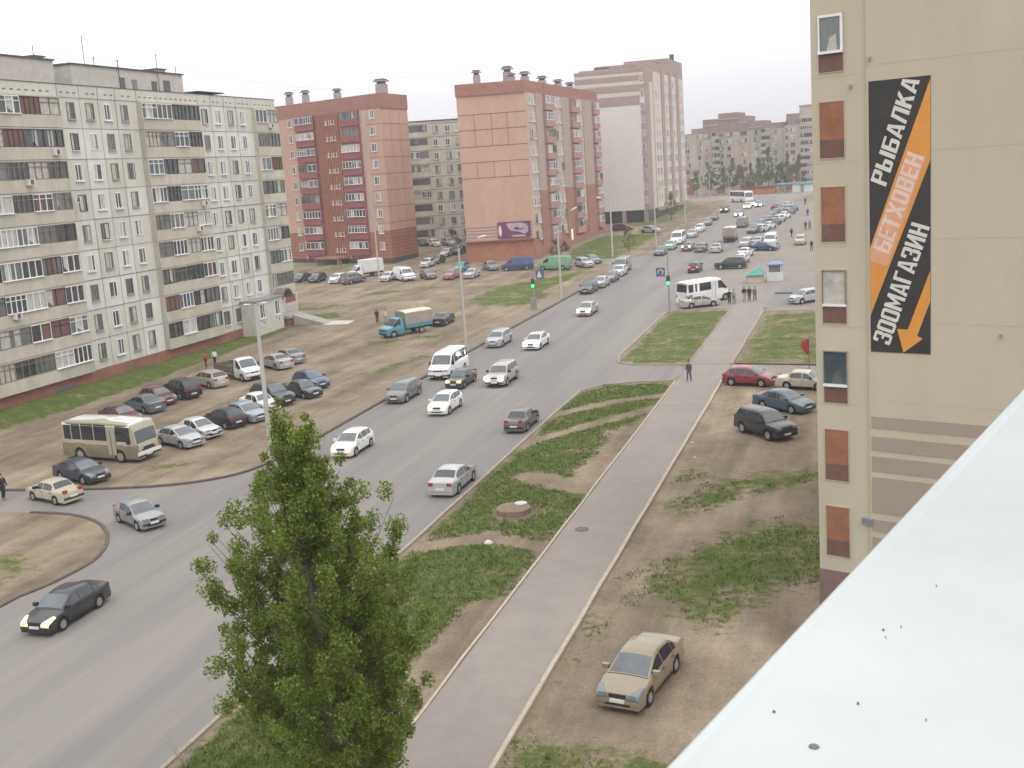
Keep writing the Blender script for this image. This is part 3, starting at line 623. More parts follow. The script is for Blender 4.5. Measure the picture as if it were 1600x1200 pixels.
# --- grey block seen in the gap
o = V((-90, 236, 6.2)); blk = building('panel_block', o, 'grey panel apartment block seen in the gap between the two brick blocks')
P0, P1 = V((-112, 227.5)), V((-66, 245)); F = Facade(P0, P1, o); off = (P0 - V((-100, 232))).length
bk = V((-.35, .93)) * 12; poly = [(P0.x, P0.y), (P1.x, P1.y), (P1.x + bk.x, P1.y + bk.y), (P0.x + bk.x, P0.y + bk.y)]
mb = MB(); pr(mb, 3, 31.9, 0)
zf = [6.4 + 2.78 * k for k in range(10)]
for z in zf: F.box(mb, 0, F.len, z - .04, z + .04, 0, .03, 1)
mb.build('wall', [MATS['back_grey'], MATS['joint_dark']], blk)
mb = MB(); F.box(mb, -.1, F.len + .1, 31.9, 32.15, -12, .1); mb.build('roof', MATS['roof_felt'], blk)
for k in range(9):
    balcony(F, blk, off + 4.1, off + 8.1, zf[k], zf[k] + 1.1, zf[k] + 2.55, .7, MATS['balcony_panel'], ['pvc', 'wood', 'dark', 'dark'], rb)
    for u in (9.8, 12.4, 14.6, 1.6): add_window(F, blk, off + u, zf[k] + .85, 1.1, 1.4, rb.choice([0, 1, 2]), rb.randrange(6))

# --- white tower
C4 = V((-50.3, 260.8)); L4 = C4 + V((-1, -.09)).normalized() * 15.4; R4 = V((-49.5, 310))
o = V((-56, 270, 7.2)); blk = building('tower_block', o, 'tall pale apartment tower with a blank white gable and brown bands under its roof')
F = Facade(L4, C4, o); G = Facade(C4, R4, o); bk = R4 - C4
poly = [(L4.x, L4.y), (C4.x, C4.y), (R4.x, R4.y), (L4.x + bk.x, L4.y + bk.y)]
mb = MB(); pr(mb, 9.7, 40.7, 0)
Lf = F.len
for (z0, z1, m_) in ((33.1, 34.9, 1), (36.0, 37.3, 1), (38.3, 39.3, 1), (40.1, 40.9, 1)): F.box(mb, -.1, Lf - (1.0 if z0 < 36 else 0), z0, z1, 0, .12, 1)
for (z0, z1) in ((35.0, 35.9), (37.4, 38.2), (39.4, 40.0)): F.box(mb, -.1, Lf, z0, z1, 0, .1, 2)
F.box(mb, Lf - .9, Lf, 9.7, 33.1, 0, .06, 1)
G.box(mb, 0, G.len, 9.7, 40.7, 0, .05, 2); G.box(mb, .0, 9.5, 9.7, 41.2, .05, .2, 1); G.box(mb, 4, 7, 9.7, 38, .2, .5, 2)
for (a, b) in ((19, 22.5), (29.0, 32), (38.6, 42)): G.box(mb, a, b, 9.7, 41.5, .05, .25, 1)
mb.build('wall', [MATS['tower_white'], MATS['tower_brown'], MATS['tower_cream']], blk)
mb = MB()
q = [L4 + (C4 - L4) * a + bk * b for (a, b) in ((0.05, .02), (.97, .02), (.97, .25), (.05, .25))]; mb.prism([(p.x - o.x, p.y - o.y) for p in q], 40.7 - o.z, 41.3 - o.z)
q = [L4 + (C4 - L4) * a + bk * b for (a, b) in ((0.1, .26), (1.0, .26), (1.0, .60), (.1, .60))]; mb.prism([(p.x - o.x, p.y - o.y) for p in q], 40.7 - o.z, 42.9 - o.z)
q = [L4 + (C4 - L4) * a + bk * b for (a, b) in ((0.3, .60), (1.0, .60), (1.0, 1), (.3, 1))]; mb.prism([(p.x - o.x, p.y - o.y) for p in q], 40.7 - o.z, 44.9 - o.z)
mb.build('upper_storey', MATS['tower_brown'], blk)
for (a, b, h, ra) in ((.25, .2, 1.0, 1.5), (.6, .22, .7, 2.2), (.8, .45, .6, 2.2), (.95, .8, 1.6, .5)):
    p = L4 + (C4 - L4) * a + bk * b; z = 41.3 if b < .25 else 42.9 if b < .6 else 44.9; mb = MB(); mb.box(p.x - ra - o.x, p.x + ra - o.x, p.y - ra - o.y, p.y + ra - o.y, z - o.z, z + h - o.z); mb.build('roof_vent', MATS['roof_felt'], blk)
mb = MB(); F.box(mb, 1, Lf - 1.2, 5, 9.7, -1.0, -.8); G.box(mb, .3, G.len, 5, 9.7, -.6, -.4); G.box(mb, 10, G.len, 8.9, 9.7, -.4, .3, 1)
for u in (2, 9.2, 14.2): F.box(mb, u, u + .9, 5, 9.7, -.8, -.1, 1)
mb.build('shop_storey', [MATS['shop_glass'], MATS['tower_brown']], blk)
for k in range(10):
    z = 12.0 + 2.95 * k
    for u in (12.5, 15.8, 25.0, 27.6, 34.0, 36.6, 44.2, 47.2): 
        if not (k == 9 and u < 13): add_window(G, blk, u, z - .75, 1.9, 1.7, 0, (int(u) * 3 + k) % 9, sill=False, d=.06)
    add_window(F, blk, Lf - .45, z - .75, .7, 1.5, 0, k % 5, sill=False, d=.07)

# --- far blocks closing the street
o = V((-46, 400, 8)); blk = building('stepped_block', o, 'distant grey and pink apartment block with a stepped roofline, closing the end of the street')
F = Facade((-66, 402), (-30.5, 398), o)
mb = MB(); F.box(mb, 0, F.len, 6, 28.2, -13, 0, 0)
steps = [(0, 4.2, 28.6), (4.2, 8.2, 30.2), (8.2, 13.6, 32.9), (13.6, 20.2, 34.6), (20.2, 23.6, 33.2), (23.6, 29.0, 31.3), (29.0, 35.6, 30.2)]
for (a, b, z) in steps:
    F.box(mb, a, b, 28.2, z, -12, -.4, 2)
    if z > 30: F.box(mb, a, b, z - 2.2, z - 1.9, -.4, -.2, 0)
for (a, b, m_, z1) in ((0, 5.2, 1, 17), (8.3, 11.3, 1, 24), (18.6, 20.5, 1, 26), (20.8, 24.4, 1, 28.2), (0, 4.6, 3, 13.5), (12.5, 15, 3, 13), (21, 23.8, 3, 14)): F.box(mb, a, b, 6, z1, 0, .25 if m_ == 3 else .15, m_)
mb.build('wall', [MATS['block_grey'], MATS['block_pink'], MATS['block_mauve'], MATS['brown_brick']], blk)
rw = random.Random(8)
for k in range(8):
    z = 10.4 + 2.35 * k
    for u in (2.6, 6.9, 9.6, 14.6, 17.2, 22.1, 26.4, 32.6): add_window(F, blk, u, z, rw.choice([.9, 1.2, 2.0]), 1.3, rw.choice([0, 2, 2, 2]), rw.randrange(8), sill=False, d=.27)
for k in range(8):
    z = 9.9 + 2.35 * k
    for (a, b) in ((11.4, 14.0), (28.0, 31.0)): balcony(F, blk, a, b, z, z + .9, z + 2.1, .8, MATS['block_grey'], ['dark', 'dark', 'wood', 'pvc'], rw)
o = V((-24, 396, 8)); blk = building('apartment_block', o, 'distant apartment block with two roof steps, half hidden by the corner of the beige block')
F = Facade((-30.4, 397), (-8, 394), o)
mb = MB(); F.box(mb, 0, F.len, 6, 29.0, -13, .6, 0); F.box(mb, .6, 5, 29, 32.6, -12, .2, 2); F.box(mb, 5, 22, 29, 34.7, -12, .3, 0); F.box(mb, 4.8, 22.2, 34.7, 35.1, -12, .5, 1)
F.box(mb, 1.2, 4.2, 6, 25.5, .6, .8, 1); F.box(mb, .1, 4.6, 6, 16.4, .8, 1.0, 3)
mb.build('wall', [MATS['block_grey'], MATS['block_pink'], MATS['block_mauve'], MATS['maroon_panel']], blk)
for k in range(9):
    z = 10 + 2.4 * k
    add_window(F, blk, 2.7, z, 1.4, 1.3, rw.choice([0, 2]), rw.randrange(8), sill=False, d=1.02 if z < 15 else .82); add_window(F, blk, .7, z, .6, 1.2, 2, rw.randrange(8), sill=False, d=1.02 if z < 15 else .62)
    balcony(F, blk, 5.2, 9.4, z - .6, z + .4, z + 1.6, 1.0, MATS['block_grey'], ['dark', 'dark', 'pvc'], rw)

# --- beige block on the right with the shop banner
E_ = V((-2.359, 43.161)); wdir = V((.9295, -.3688)); o = V((E_.x, E_.y, 1.1))
blk = building('beige_block', o, 'beige rendered apartment block at the right, its gable carrying a tall black and orange banner')
F = Facade(E_, E_ + wdir * 16, o); bdir = V((.3688, .9295))
q = [E_, E_ + wdir * 16, E_ + wdir * 16 + bdir * 40, E_ + bdir * 40]
mb = MB(); mb.prism([(p.x - o.x, p.y - o.y) for p in q], 4.86 - o.z, 36 - o.z, 0)
F.box(mb, 2.02, 16.0, 4.86, 36, 0, .05, 0)
for z in (11.55, 14.4, 17.3, 20.25, 23.2, 26.1): F.box(mb, 2.02, 16, z - .012, z + .012, .05, .054, 1); F.box(mb, 0, 2.0, z - .25, z - .235, 0, .005, 1)
F.box(mb, 1.995, 2.02, 4.86, 36, 0, .055, 1)
for (a, b) in ((10.54, 10.97), (9.71, 10.23), (8.94, 9.49), (7.38, 8.72), (6.68, 7.12), (5.95, 6.45), (5.2, 5.7)): F.box(mb, 2.1, 15.9, a, b, .05, .07, 2)
mb.build('wall', [MATS['beige_wall'], MATS['beige_seam'], MATS['stripe_taupe']], blk)
mb = MB(); q2 = [p + V((.03 * k, -.03)) for k, p in zip((-1, 1, 1, -1), q)]; mb.prism([(p.x - o.x, p.y - o.y) for p in q2], .2 - o.z, 4.86 - o.z); mb.build('plinth', MATS['plinth_mauve'], blk)
kinds = ['white', 'shutter', 'shutter', 'grey', 'glass', 'shutter', 'shutter']
for k, kd in enumerate(kinds):
    zt = 25.05 - 2.945 * k; zm = zt - 1.28; zb = zt - 1.93; u0, u1 = .30, 1.2
    mb = MB()
    F.box(mb, u0 - .03, u1 + .03, zb - .03, zb, 0, .03, 1); F.box(mb, u0 - .03, u0, zb, zt, 0, .03, 1); F.box(mb, u1, u1 + .03, zb, zt, 0, .03, 1); F.box(mb, u0 - .03, u1 + .03, zt, zt + .03, 0, .03, 1)
    F.box(mb, u0, u1, zb, zm - .03, 0, .012, 0)
    if kd == 'shutter': F.box(mb, u0, u1, zm - .03, zt, 0, .016, 2)
    sh = mb.build('window_bay', [MATS['shutter_dark'], MATS['beige_seam'], MATS['shutter_brown']], blk)
    if kd != 'shutter':
        mb = MB(); fm = 0
        t = .09 if kd == 'white' else .035
        F.box(mb, u0, u1, zm - .03, zm + .06, .0, .12 if kd != 'grey' else .06, 0)
        F.box(mb, u0, u0 + t * .6, zm + .06, zt, 0, .06, fm if kd == 'white' else 2); F.box(mb, u1 - t, u1, zm + .06, zt, 0, .06, fm if kd == 'white' else 2); F.box(mb, u0, u1, zt - t, zt, 0, .065, fm if kd == 'white' else 2)
        mb.face([F.p(u0, zm + .06, .02), F.p(u1, zm + .06, .02), F.p(u1, zt, .02), F.p(u0, zt, .02)], {'white': 3, 'grey': 4, 'glass': 5}[kd])
        if kd != 'grey': mb.face([F.p(u0 + .3, zm + .06, .024), F.p(u1 - .2, zm + .06, .024), F.p(u1 - .25, zm + .62, .024), F.p(u0 + .4, zm + .5, .024)], 4 if kd == 'white' else 3)
        mb.build('window', [MATS['win_white'], MATS['win_white'], MATS['frame_mid'], MATS['pane_mid'], MATS['pane_curtain'], MATS['pane_blue']], sh, recalc=False)
mb = MB(); F.box(mb, 1.72, 2.12, 6.88, 7.12, .05, .12); F.box(mb, 1.75, 2.09, 6.91, 7.09, .12, .125, 1); mb.build('house_number_plate', [MATS['metal_grey'], MATS['slate_plate']], blk)
for (u, z) in ((2.12, 23.35), (1.42, 22.5), (6.5, 14.0)): mb = MB(); F.box(mb, u, u + .07, z, z + .12, .0, .14); mb.build('bracket', MATS['metal_grey'], blk)

# banner: a printed sheet on the wall. Points are taken on the wall as (u, z)
bo = F.p(3.16, 18, 0) + o
ban = thing('shop_banner', bo, 'tall black and orange banner with white lettering and an arrow, on the beige gable', 'banner')
FB = Facade(E_, E_ + wdir * 16, bo)
mb = MB(); FB.box(mb, 2.11, 4.22, 13.33, 22.66, .052, .07); mb.build('backing_sheet', MATS['banner_black'], ban)
U0, U1, Z0, Z1 = 2.11, 4.22, 13.33, 22.66
def bp_(x, y):   # photo place on the banner -> wall coordinates, through the banner's own corners
    fx = (x - 1360) / (1455.5 - 1360); top = 128 + (117 - 128) * fx; bot = 551 + 1 * fx
    return (U0 + (U1 - U0) * fx, Z1 - (Z1 - Z0) * (y - top) / (bot - top))
mb = MB(); fpoly(FB, [bp_(*p) for p in ((1455.4, 122), (1360.2, 384), (1360.2, 492), (1455.4, 245))], .0735, 0, mb)
fpoly(FB, [bp_(*p) for p in ((1448.8, 240), (1421, 233), (1362, 384.5), (1361.0, 406), (1388, 412))], .0765, 1, mb); mb.build('orange_band', [MATS['banner_orange'], MATS['banner_glow']], ban, recalc=False)
mb = MB(); fpoly(FB, [bp_(*p) for p in ((1455.4, 417), (1420, 513), (1403, 512.5), (1413, 551), (1443.6, 527), (1434.6, 523), (1455.4, 466))], .0735, 0, mb); mb.build('arrow', MATS['banner_orange'], ban, recalc=False)
def Rr(x0, x1, y0, y1): return [(x0, y0), (x1, y0), (x1, y1), (x0, y1)]
def frame_(w, c=.09, t=.17): return [[(0, c), (t, c + .05), (t, .95 - c), (0, 1 - c)], [(w - t, c + .05), (w, c), (w, 1 - c), (w - t, .95 - c)], [(0, 1 - c), (t, .95 - c), (t + .03, .86), (w - t - .03, .86), (w - t, .95 - c), (w, 1 - c), (w - c, 1), (c, 1)], [(0, c), (c, 0), (w - c, 0), (w, c), (w - t, c + .05), (w - t - .03, .14), (t + .03, .14), (t, c + .05)]]
w_, t_ = .52, .17
GLY = {
 'Р': (w_, [Rr(0, t_, 0, 1), Rr(t_, w_ - .06, .86, 1), [(w_ - t_, .56), (w_, .5), (w_, .94), (w_ - .06, 1), (w_ - .06, .86), (w_ - t_, .86)], Rr(t_, w_ - .05, .42, .56)]),
 'Ы': (.74, [Rr(0, t_, 0, 1), Rr(t_, .40, .45, .59), [(.29, .14), (.46, .07), (.46, .52), (.40, .59), (.40, .45), (.29, .45)], Rr(t_, .42, 0, .14), Rr(.56, .74, 0, 1)]),
 'Б': (w_, [Rr(0, t_, 0, 1), Rr(t_, w_ - .02, .86, 1), Rr(t_, w_ - .06, .45, .59), [(w_ - t_, .14), (w_, .07), (w_, .52), (w_ - .06, .59), (w_ - .06, .45), (w_ - t_, .45)], Rr(t_, w_ - .04, 0, .14)]),
 'А': (.56, [[(0, 0), (.165, 0), (.28, .86), (.28, 1), (.17, 1)], [(.56, 0), (.395, 0), (.28, .86), (.28, 1), (.39, 1)], [(.19, .19), (.37, .19), (.352, .32), (.208, .32)]]),
 'Л': (.54, [[(0, 0), (.15, 0), (.235, .86), (.08, .86)], Rr(.08, .54, .86, 1), Rr(.54 - t_, .54, 0, .86)]),
 'К': (.54, [Rr(0, t_, 0, 1), [(t_, .40), (t_ + .08, .47), (.54, 1), (.36, 1), (t_, .66)], [(t_ + .08, .47), (.36, 0), (.54, 0), (t_ + .17, .60)]]),
 'Е': (.46, [Rr(0, t_, 0, 1), Rr(t_, .46, .86, 1), Rr(t_, .43, .44, .57), Rr(t_, .46, 0, .14)]),
 'Т': (.50, [Rr(0, .50, .86, 1), Rr(.165, .335, 0, .86)]),
 'Х': (.56, [[(0, 0), (.17, 0), (.365, .5), (.28, .62), (.19, .5)], [(.56, 0), (.39, 0), (.28, .30), (.365, .5)], [(0, 1), (.17, 1), (.28, .68), (.28, .62), (.19, .5)], [(.56, 1), (.39, 1), (.28, .68), (.28, .62), (.365, .5)]]),
 'О': (w_, frame_(w_)),
 'В': (w_, [Rr(0, t_, 0, 1), Rr(t_, w_ - .07, .86, 1), [(w_ - t_, .58), (w_ - .02, .53), (w_, .6), (w_, .92), (w_ - .07, 1), (w_ - .07, .86), (w_ - t_, .86)], Rr(t_, w_ - .06, .44, .57), [(w_ - t_, .14), (w_, .08), (w_, .46), (w_ - .03, .52), (w_ - .06, .44), (w_ - t_, .43)], Rr(t_, w_ - .05, 0, .14)]),
 'Н': (w_, [Rr(0, t_, 0, 1), Rr(w_ - t_, w_, 0, 1), Rr(t_, w_ - t_, .43, .58)]),
 'З': (w_, [[(.07, .86), (w_ - .07, .86), (w_ - .07, 1), (.07, 1)], [(0, .70), (t_ - .01, .70), (t_ - .01, .85), (.07, 1), (0, .93)], [(w_ - t_, .58), (w_ - .03, .52), (w_, .6), (w_, .92), (w_ - .07, 1), (w_ - .07, .86), (w_ - t_, .85)], Rr(.2, w_ - .06, .44, .57), [(w_ - t_, .15), (w_, .08), (w_, .45), (w_ - .03, .51), (w_ - .06, .44), (w_ - t_, .43)], [(.07, 0), (w_ - .06, 0), (w_ - .06, .14), (.07, .14)], [(0, .30), (0, .07), (.07, 0), (t_ - .01, .15), (t_ - .01, .30)]]),
 'М': (.68, [Rr(0, t_, 0, 1), Rr(.68 - t_, .68, 0, 1), [(t_, 1), (t_, .62), (.34, .12), (.34, .5)], [(.68 - t_, 1), (.68 - t_, .62), (.34, .12), (.34, .5)]]),
 'Г': (.45, [Rr(0, t_, 0, 1), Rr(t_, .45, .86, 1)]),
 'И': (.54, [Rr(0, t_, 0, 1), Rr(.54 - t_, .54, 0, 1), [(t_, .08), (t_, .40), (.54 - t_, .92), (.54 - t_, .60)]]),
}
def lettering(word, b0, t0, b1, m, name, d):
    b0, t0, b1 = V(bp_(*b0)), V(bp_(*t0)), V(bp_(*b1)); mb = MB()
    total = sum(GLY[c][0] + .065 for c in word) - .065; x = 0
    for c in word:
        w, parts = GLY[c]
        for k, p in enumerate(parts):
            mb.face([FB.p(*(b0 + (b1 - b0) * ((x + px) / total) + (t0 - b0) * py), d + .0005 * k) for px, py in p])
        x += w + .065
    mb.build(name, m, ban, recalc=False)
lettering('РЫБАЛКА', (1386.5, 288), (1362, 279), (1440, 125), MATS['banner_white'], 'lettering', .077)
lettering('БЕТХОВЕН', (1390, 394), (1364.5, 384), (1446.5, 241), MATS['banner_pink'], 'lettering', .080)
lettering('ЗООМАГАЗИН', (1391, 540), (1363, 531), (1455, 349), MATS['banner_white'], 'lettering', .077)

# --- the balcony ledge the photograph is taken over
o = V((.5, 1.2, CAM_H - .45))
led = thing('balcony_ledge', o, 'smooth white ledge with a few dark specks, filling the lower right corner', 'ledge')
e0 = V((.24, 2.212)); e1 = V((-.156, .791)); d_ = (e0 - e1).normalized(); a = e1 - d_ * 1.6; b = e0 + d_ * 1.2; nr = V((d_.y, -d_.x))
q = [a, b, b + nr * 1.5, a + nr * 1.5]
mb = MB(); rs = []
for (ins, z) in ((.012, -.035), (.0, -.028), (-.001, .001), (.003, .004), (.010, .003), (.016, 0)): 
    pp = [a + (d_ + nr) * ins, b + (nr - d_) * ins, b + nr * 1.5 - (d_ + nr) * ins, a + nr * 1.5 + (d_ - nr) * ins]; rs.append([(p.x - o.x, p.y - o.y, z) for p in pp])
mb.rings(rs); mb.build('top_slab', MATS['ledge_white'], led)
mb = MB(); pp = [a + (d_ + nr) * .06, b + (nr - d_) * .06, b + nr * 1.4 - d_ * .06, a + nr * 1.4 + d_ * .06]; mb.prism([(p.x - o.x, p.y - o.y) for p in pp], -1.0, -.035); mb.build('front_panel', MATS['ledge_edge'], led)
mb = MB()
for (x, y, r) in ((-.053, .842, .0042), (-.0875, .894, .0014), (-.002, 1.077, .0013), (.014, 1.087, .0008), (-.022, .92, .0012), (.0, 1.06, .0006), (.03, .90, .0006), (.05, 1.2, .0007), (.2, 1.45, .0009)):
    mb.lathe([(r, .0004), (r * .8, .0014), (r * .3, .0022)], 'z', 9, 0, (x - o.x, y - o.y, 0))
mb.build('speck', MATS['speck'], led)
# ------------------------------------------------------------------ vehicles
# profile points run from the front bumper to the rear: (x, z of the body's centre line)
KIND = dict(
 sedan=dict(W=1.74, prof=[(2.25, .42), (2.25, .60), (2.19, .70), (1.95, .79), (1.2, .94), (.38, 1.36), (.1, 1.43), (-.3, 1.46), (-.9, 1.40), (-1.58, 1.05), (-2.1, 1.02), (-2.22, .92), (-2.25, .60), (-2.25, .42)], gl=(1.2, .38, -.9, -1.58), belt=(.86, .97), wh=(1.36, -1.26, .31), sd=[(.98, .02), (-.05, -.98), (-1.03, -1.28)]),
 oldsedan=dict(W=1.62, prof=[(2.1, .42), (2.1, .66), (2.06, .76), (1.9, .80), (.98, .90), (.48, 1.34), (.2, 1.40), (-.3, 1.42), (-.82, 1.37), (-1.22, .97), (-2.0, .92), (-2.08, .82), (-2.1, .66), (-2.1, .42)], gl=(.98, .48, -.82, -1.22), belt=(.85, .90), wh=(1.3, -1.16, .29), sd=[(.82, .08), (.0, -.9)]),
 hatch=dict(W=1.70, prof=[(2.0, .42), (1.99, .62), (1.9, .74), (1.7, .84), (1.1, .99), (.32, 1.42), (.0, 1.49), (-.6, 1.5), (-1.35, 1.42), (-1.86, 1.02), (-1.96, .85), (-2.0, .62), (-2.0, .42)], gl=(1.1, .32, -1.35, -1.86), belt=(.90, 1.0), wh=(1.24, -1.24, .31), sd=[(.92, .02), (-.05, -.85), (-.9, -1.4)]),
 oldhatch=dict(W=1.62, prof=[(2.0, .42), (2.0, .62), (1.95, .70), (1.75, .76), (.9, .88), (.2, 1.32), (-.1, 1.38), (-.6, 1.40), (-1.1, 1.34), (-1.85, .96), (-1.97, .88), (-2.0, .62), (-2.0, .42)], gl=(.9, .2, -1.1, -1.85), belt=(.83, .90), wh=(1.24, -1.22, .29), sd=[(.72, -.05), (-.13, -.95)]),
 wagon=dict(W=1.74, prof=[(2.22, .42), (2.21, .64), (2.13, .75), (1.9, .84), (1.3, 1.0), (.52, 1.43), (.2, 1.51), (-.5, 1.53), (-1.65, 1.48), (-2.1, 1.06), (-2.18, .90), (-2.22, .62), (-2.22, .42)], gl=(1.3, .52, -1.65, -2.1), belt=(.92, 1.0), wh=(1.36, -1.3, .32), sd=[(1.1, .15), (.08, -.82), (-.9, -1.66)]),
 suv=dict(W=1.86, prof=[(2.3, .50), (2.3, .82), (2.22, .96), (2.0, 1.03), (1.15, 1.12), (.58, 1.62), (.3, 1.71), (-.4, 1.75), (-1.75, 1.70), (-2.16, 1.18), (-2.26, 1.02), (-2.3, .78), (-2.3, .50)], gl=(1.15, .58, -1.75, -2.16), belt=(1.05, 1.12), wh=(1.38, -1.34, .37), sd=[(.98, .1), (.03, -.85), (-.93, -1.75)]),
 minibus=dict(W=2.05, prof=[(2.8, .45), (2.8, .82), (2.7, .98), (2.45, 1.10), (1.98, 1.24), (1.28, 2.05), (1.0, 2.19), (.4, 2.25), (-2.4, 2.24), (-2.68, 2.1), (-2.78, 1.2), (-2.8, .6), (-2.8, .45)], gl=(1.98, 1.28, -2.68, -2.765), belt=(1.2, 1.25), wh=(1.95, -1.55, .34), sd=[(1.75, .95), (.82, -.1), (-.2, -1.1), (-1.2, -2.0), (-2.08, -2.6)], box=.86),
 van=dict(W=2.0, prof=[(2.6, .45), (2.6, .82), (2.5, .98), (2.25, 1.10), (1.75, 1.24), (1.1, 1.92), (.85, 2.05), (.3, 2.1), (-2.3, 2.09), (-2.52, 1.98), (-2.58, 1.2), (-2.6, .6), (-2.6, .45)], gl=(1.75, 1.1, -2.52, -2.575), belt=(1.2, 1.25), wh=(1.8, -1.5, .34), sd=[(1.55, .8)], box=.86),
 bus=dict(W=2.45, prof=[(3.6, .55), (3.6, 1.15), (3.52, 1.35), (3.36, 2.35), (3.2, 2.72), (2.9, 2.88), (0, 2.95), (-3.2, 2.88), (-3.45, 2.7), (-3.56, 1.5), (-3.6, .9), (-3.6, .55)], gl=(3.52, 3.36, -3.45, -3.55), belt=(1.42, 1.42), wh=(1.95, -1.9, .45), sd=[(3.05, 1.75), (.85, -.3), (-.4, -1.55), (-1.65, -2.5), (-2.6, -3.3)], box=.93),
 whitebus=dict(W=2.2, prof=[(3.45, .45), (3.45, .9), (3.3, 1.1), (3.0, 1.25), (2.6, 1.4), (2.05, 2.4), (1.7, 2.66), (1.2, 2.75), (-3.1, 2.75), (-3.35, 2.6), (-3.42, 1.4), (-3.45, .8), (-3.45, .45)], gl=(2.6, 2.05, -3.35, -3.415), belt=(1.45, 1.45), wh=(2.3, -1.9, .4), sd=[(2.4, 1.3), (.2, -1.55), (-1.95, -2.2), (-2.5, -3.2)], box=.9),
 longbus=dict(W=2.5, prof=[(5.75, .5), (5.75, 1.1), (5.68, 1.3), (5.5, 2.6), (5.3, 2.9), (4.8, 3.0), (-5.2, 3.0), (-5.6, 2.85), (-5.72, 1.5), (-5.75, .9), (-5.75, .5)], gl=(5.68, 5.5, -5.6, -5.71), belt=(1.45, 1.45), wh=(3.1, -3.0, .46), sd=[(5.2, 3.6), (3.5, 1.5), (1.4, -.6), (-.7, -2.7), (-2.8, -5.2)], box=.93),
 cab=dict(W=1.95, prof=[(1.0, .45), (1.0, .80), (.92, .96), (.7, 1.08), (.2, 1.22), (-.45, 1.98), (-.7, 2.07), (-1.0, 2.1), (-1.25, 2.06), (-1.28, 1.4), (-1.3, .8), (-1.3, .45)], gl=(.2, -.45, -1.255, -1.28), belt=(1.18, 1.22), wh=(.15, -9, .36), sd=[(.02, -.85)], box=.86),
)
def interp(tab, x):
    for (x0, z0), (x1, z1) in zip(tab[:-1], tab[1:]):
        if x1 <= x <= x0: return z0 + (z1 - z0) * ((x0 - x) / (x0 - x1) if x0 != x1 else 1)
    return tab[0][1] if x > tab[0][0] else tab[-1][1]
PROTO = {}
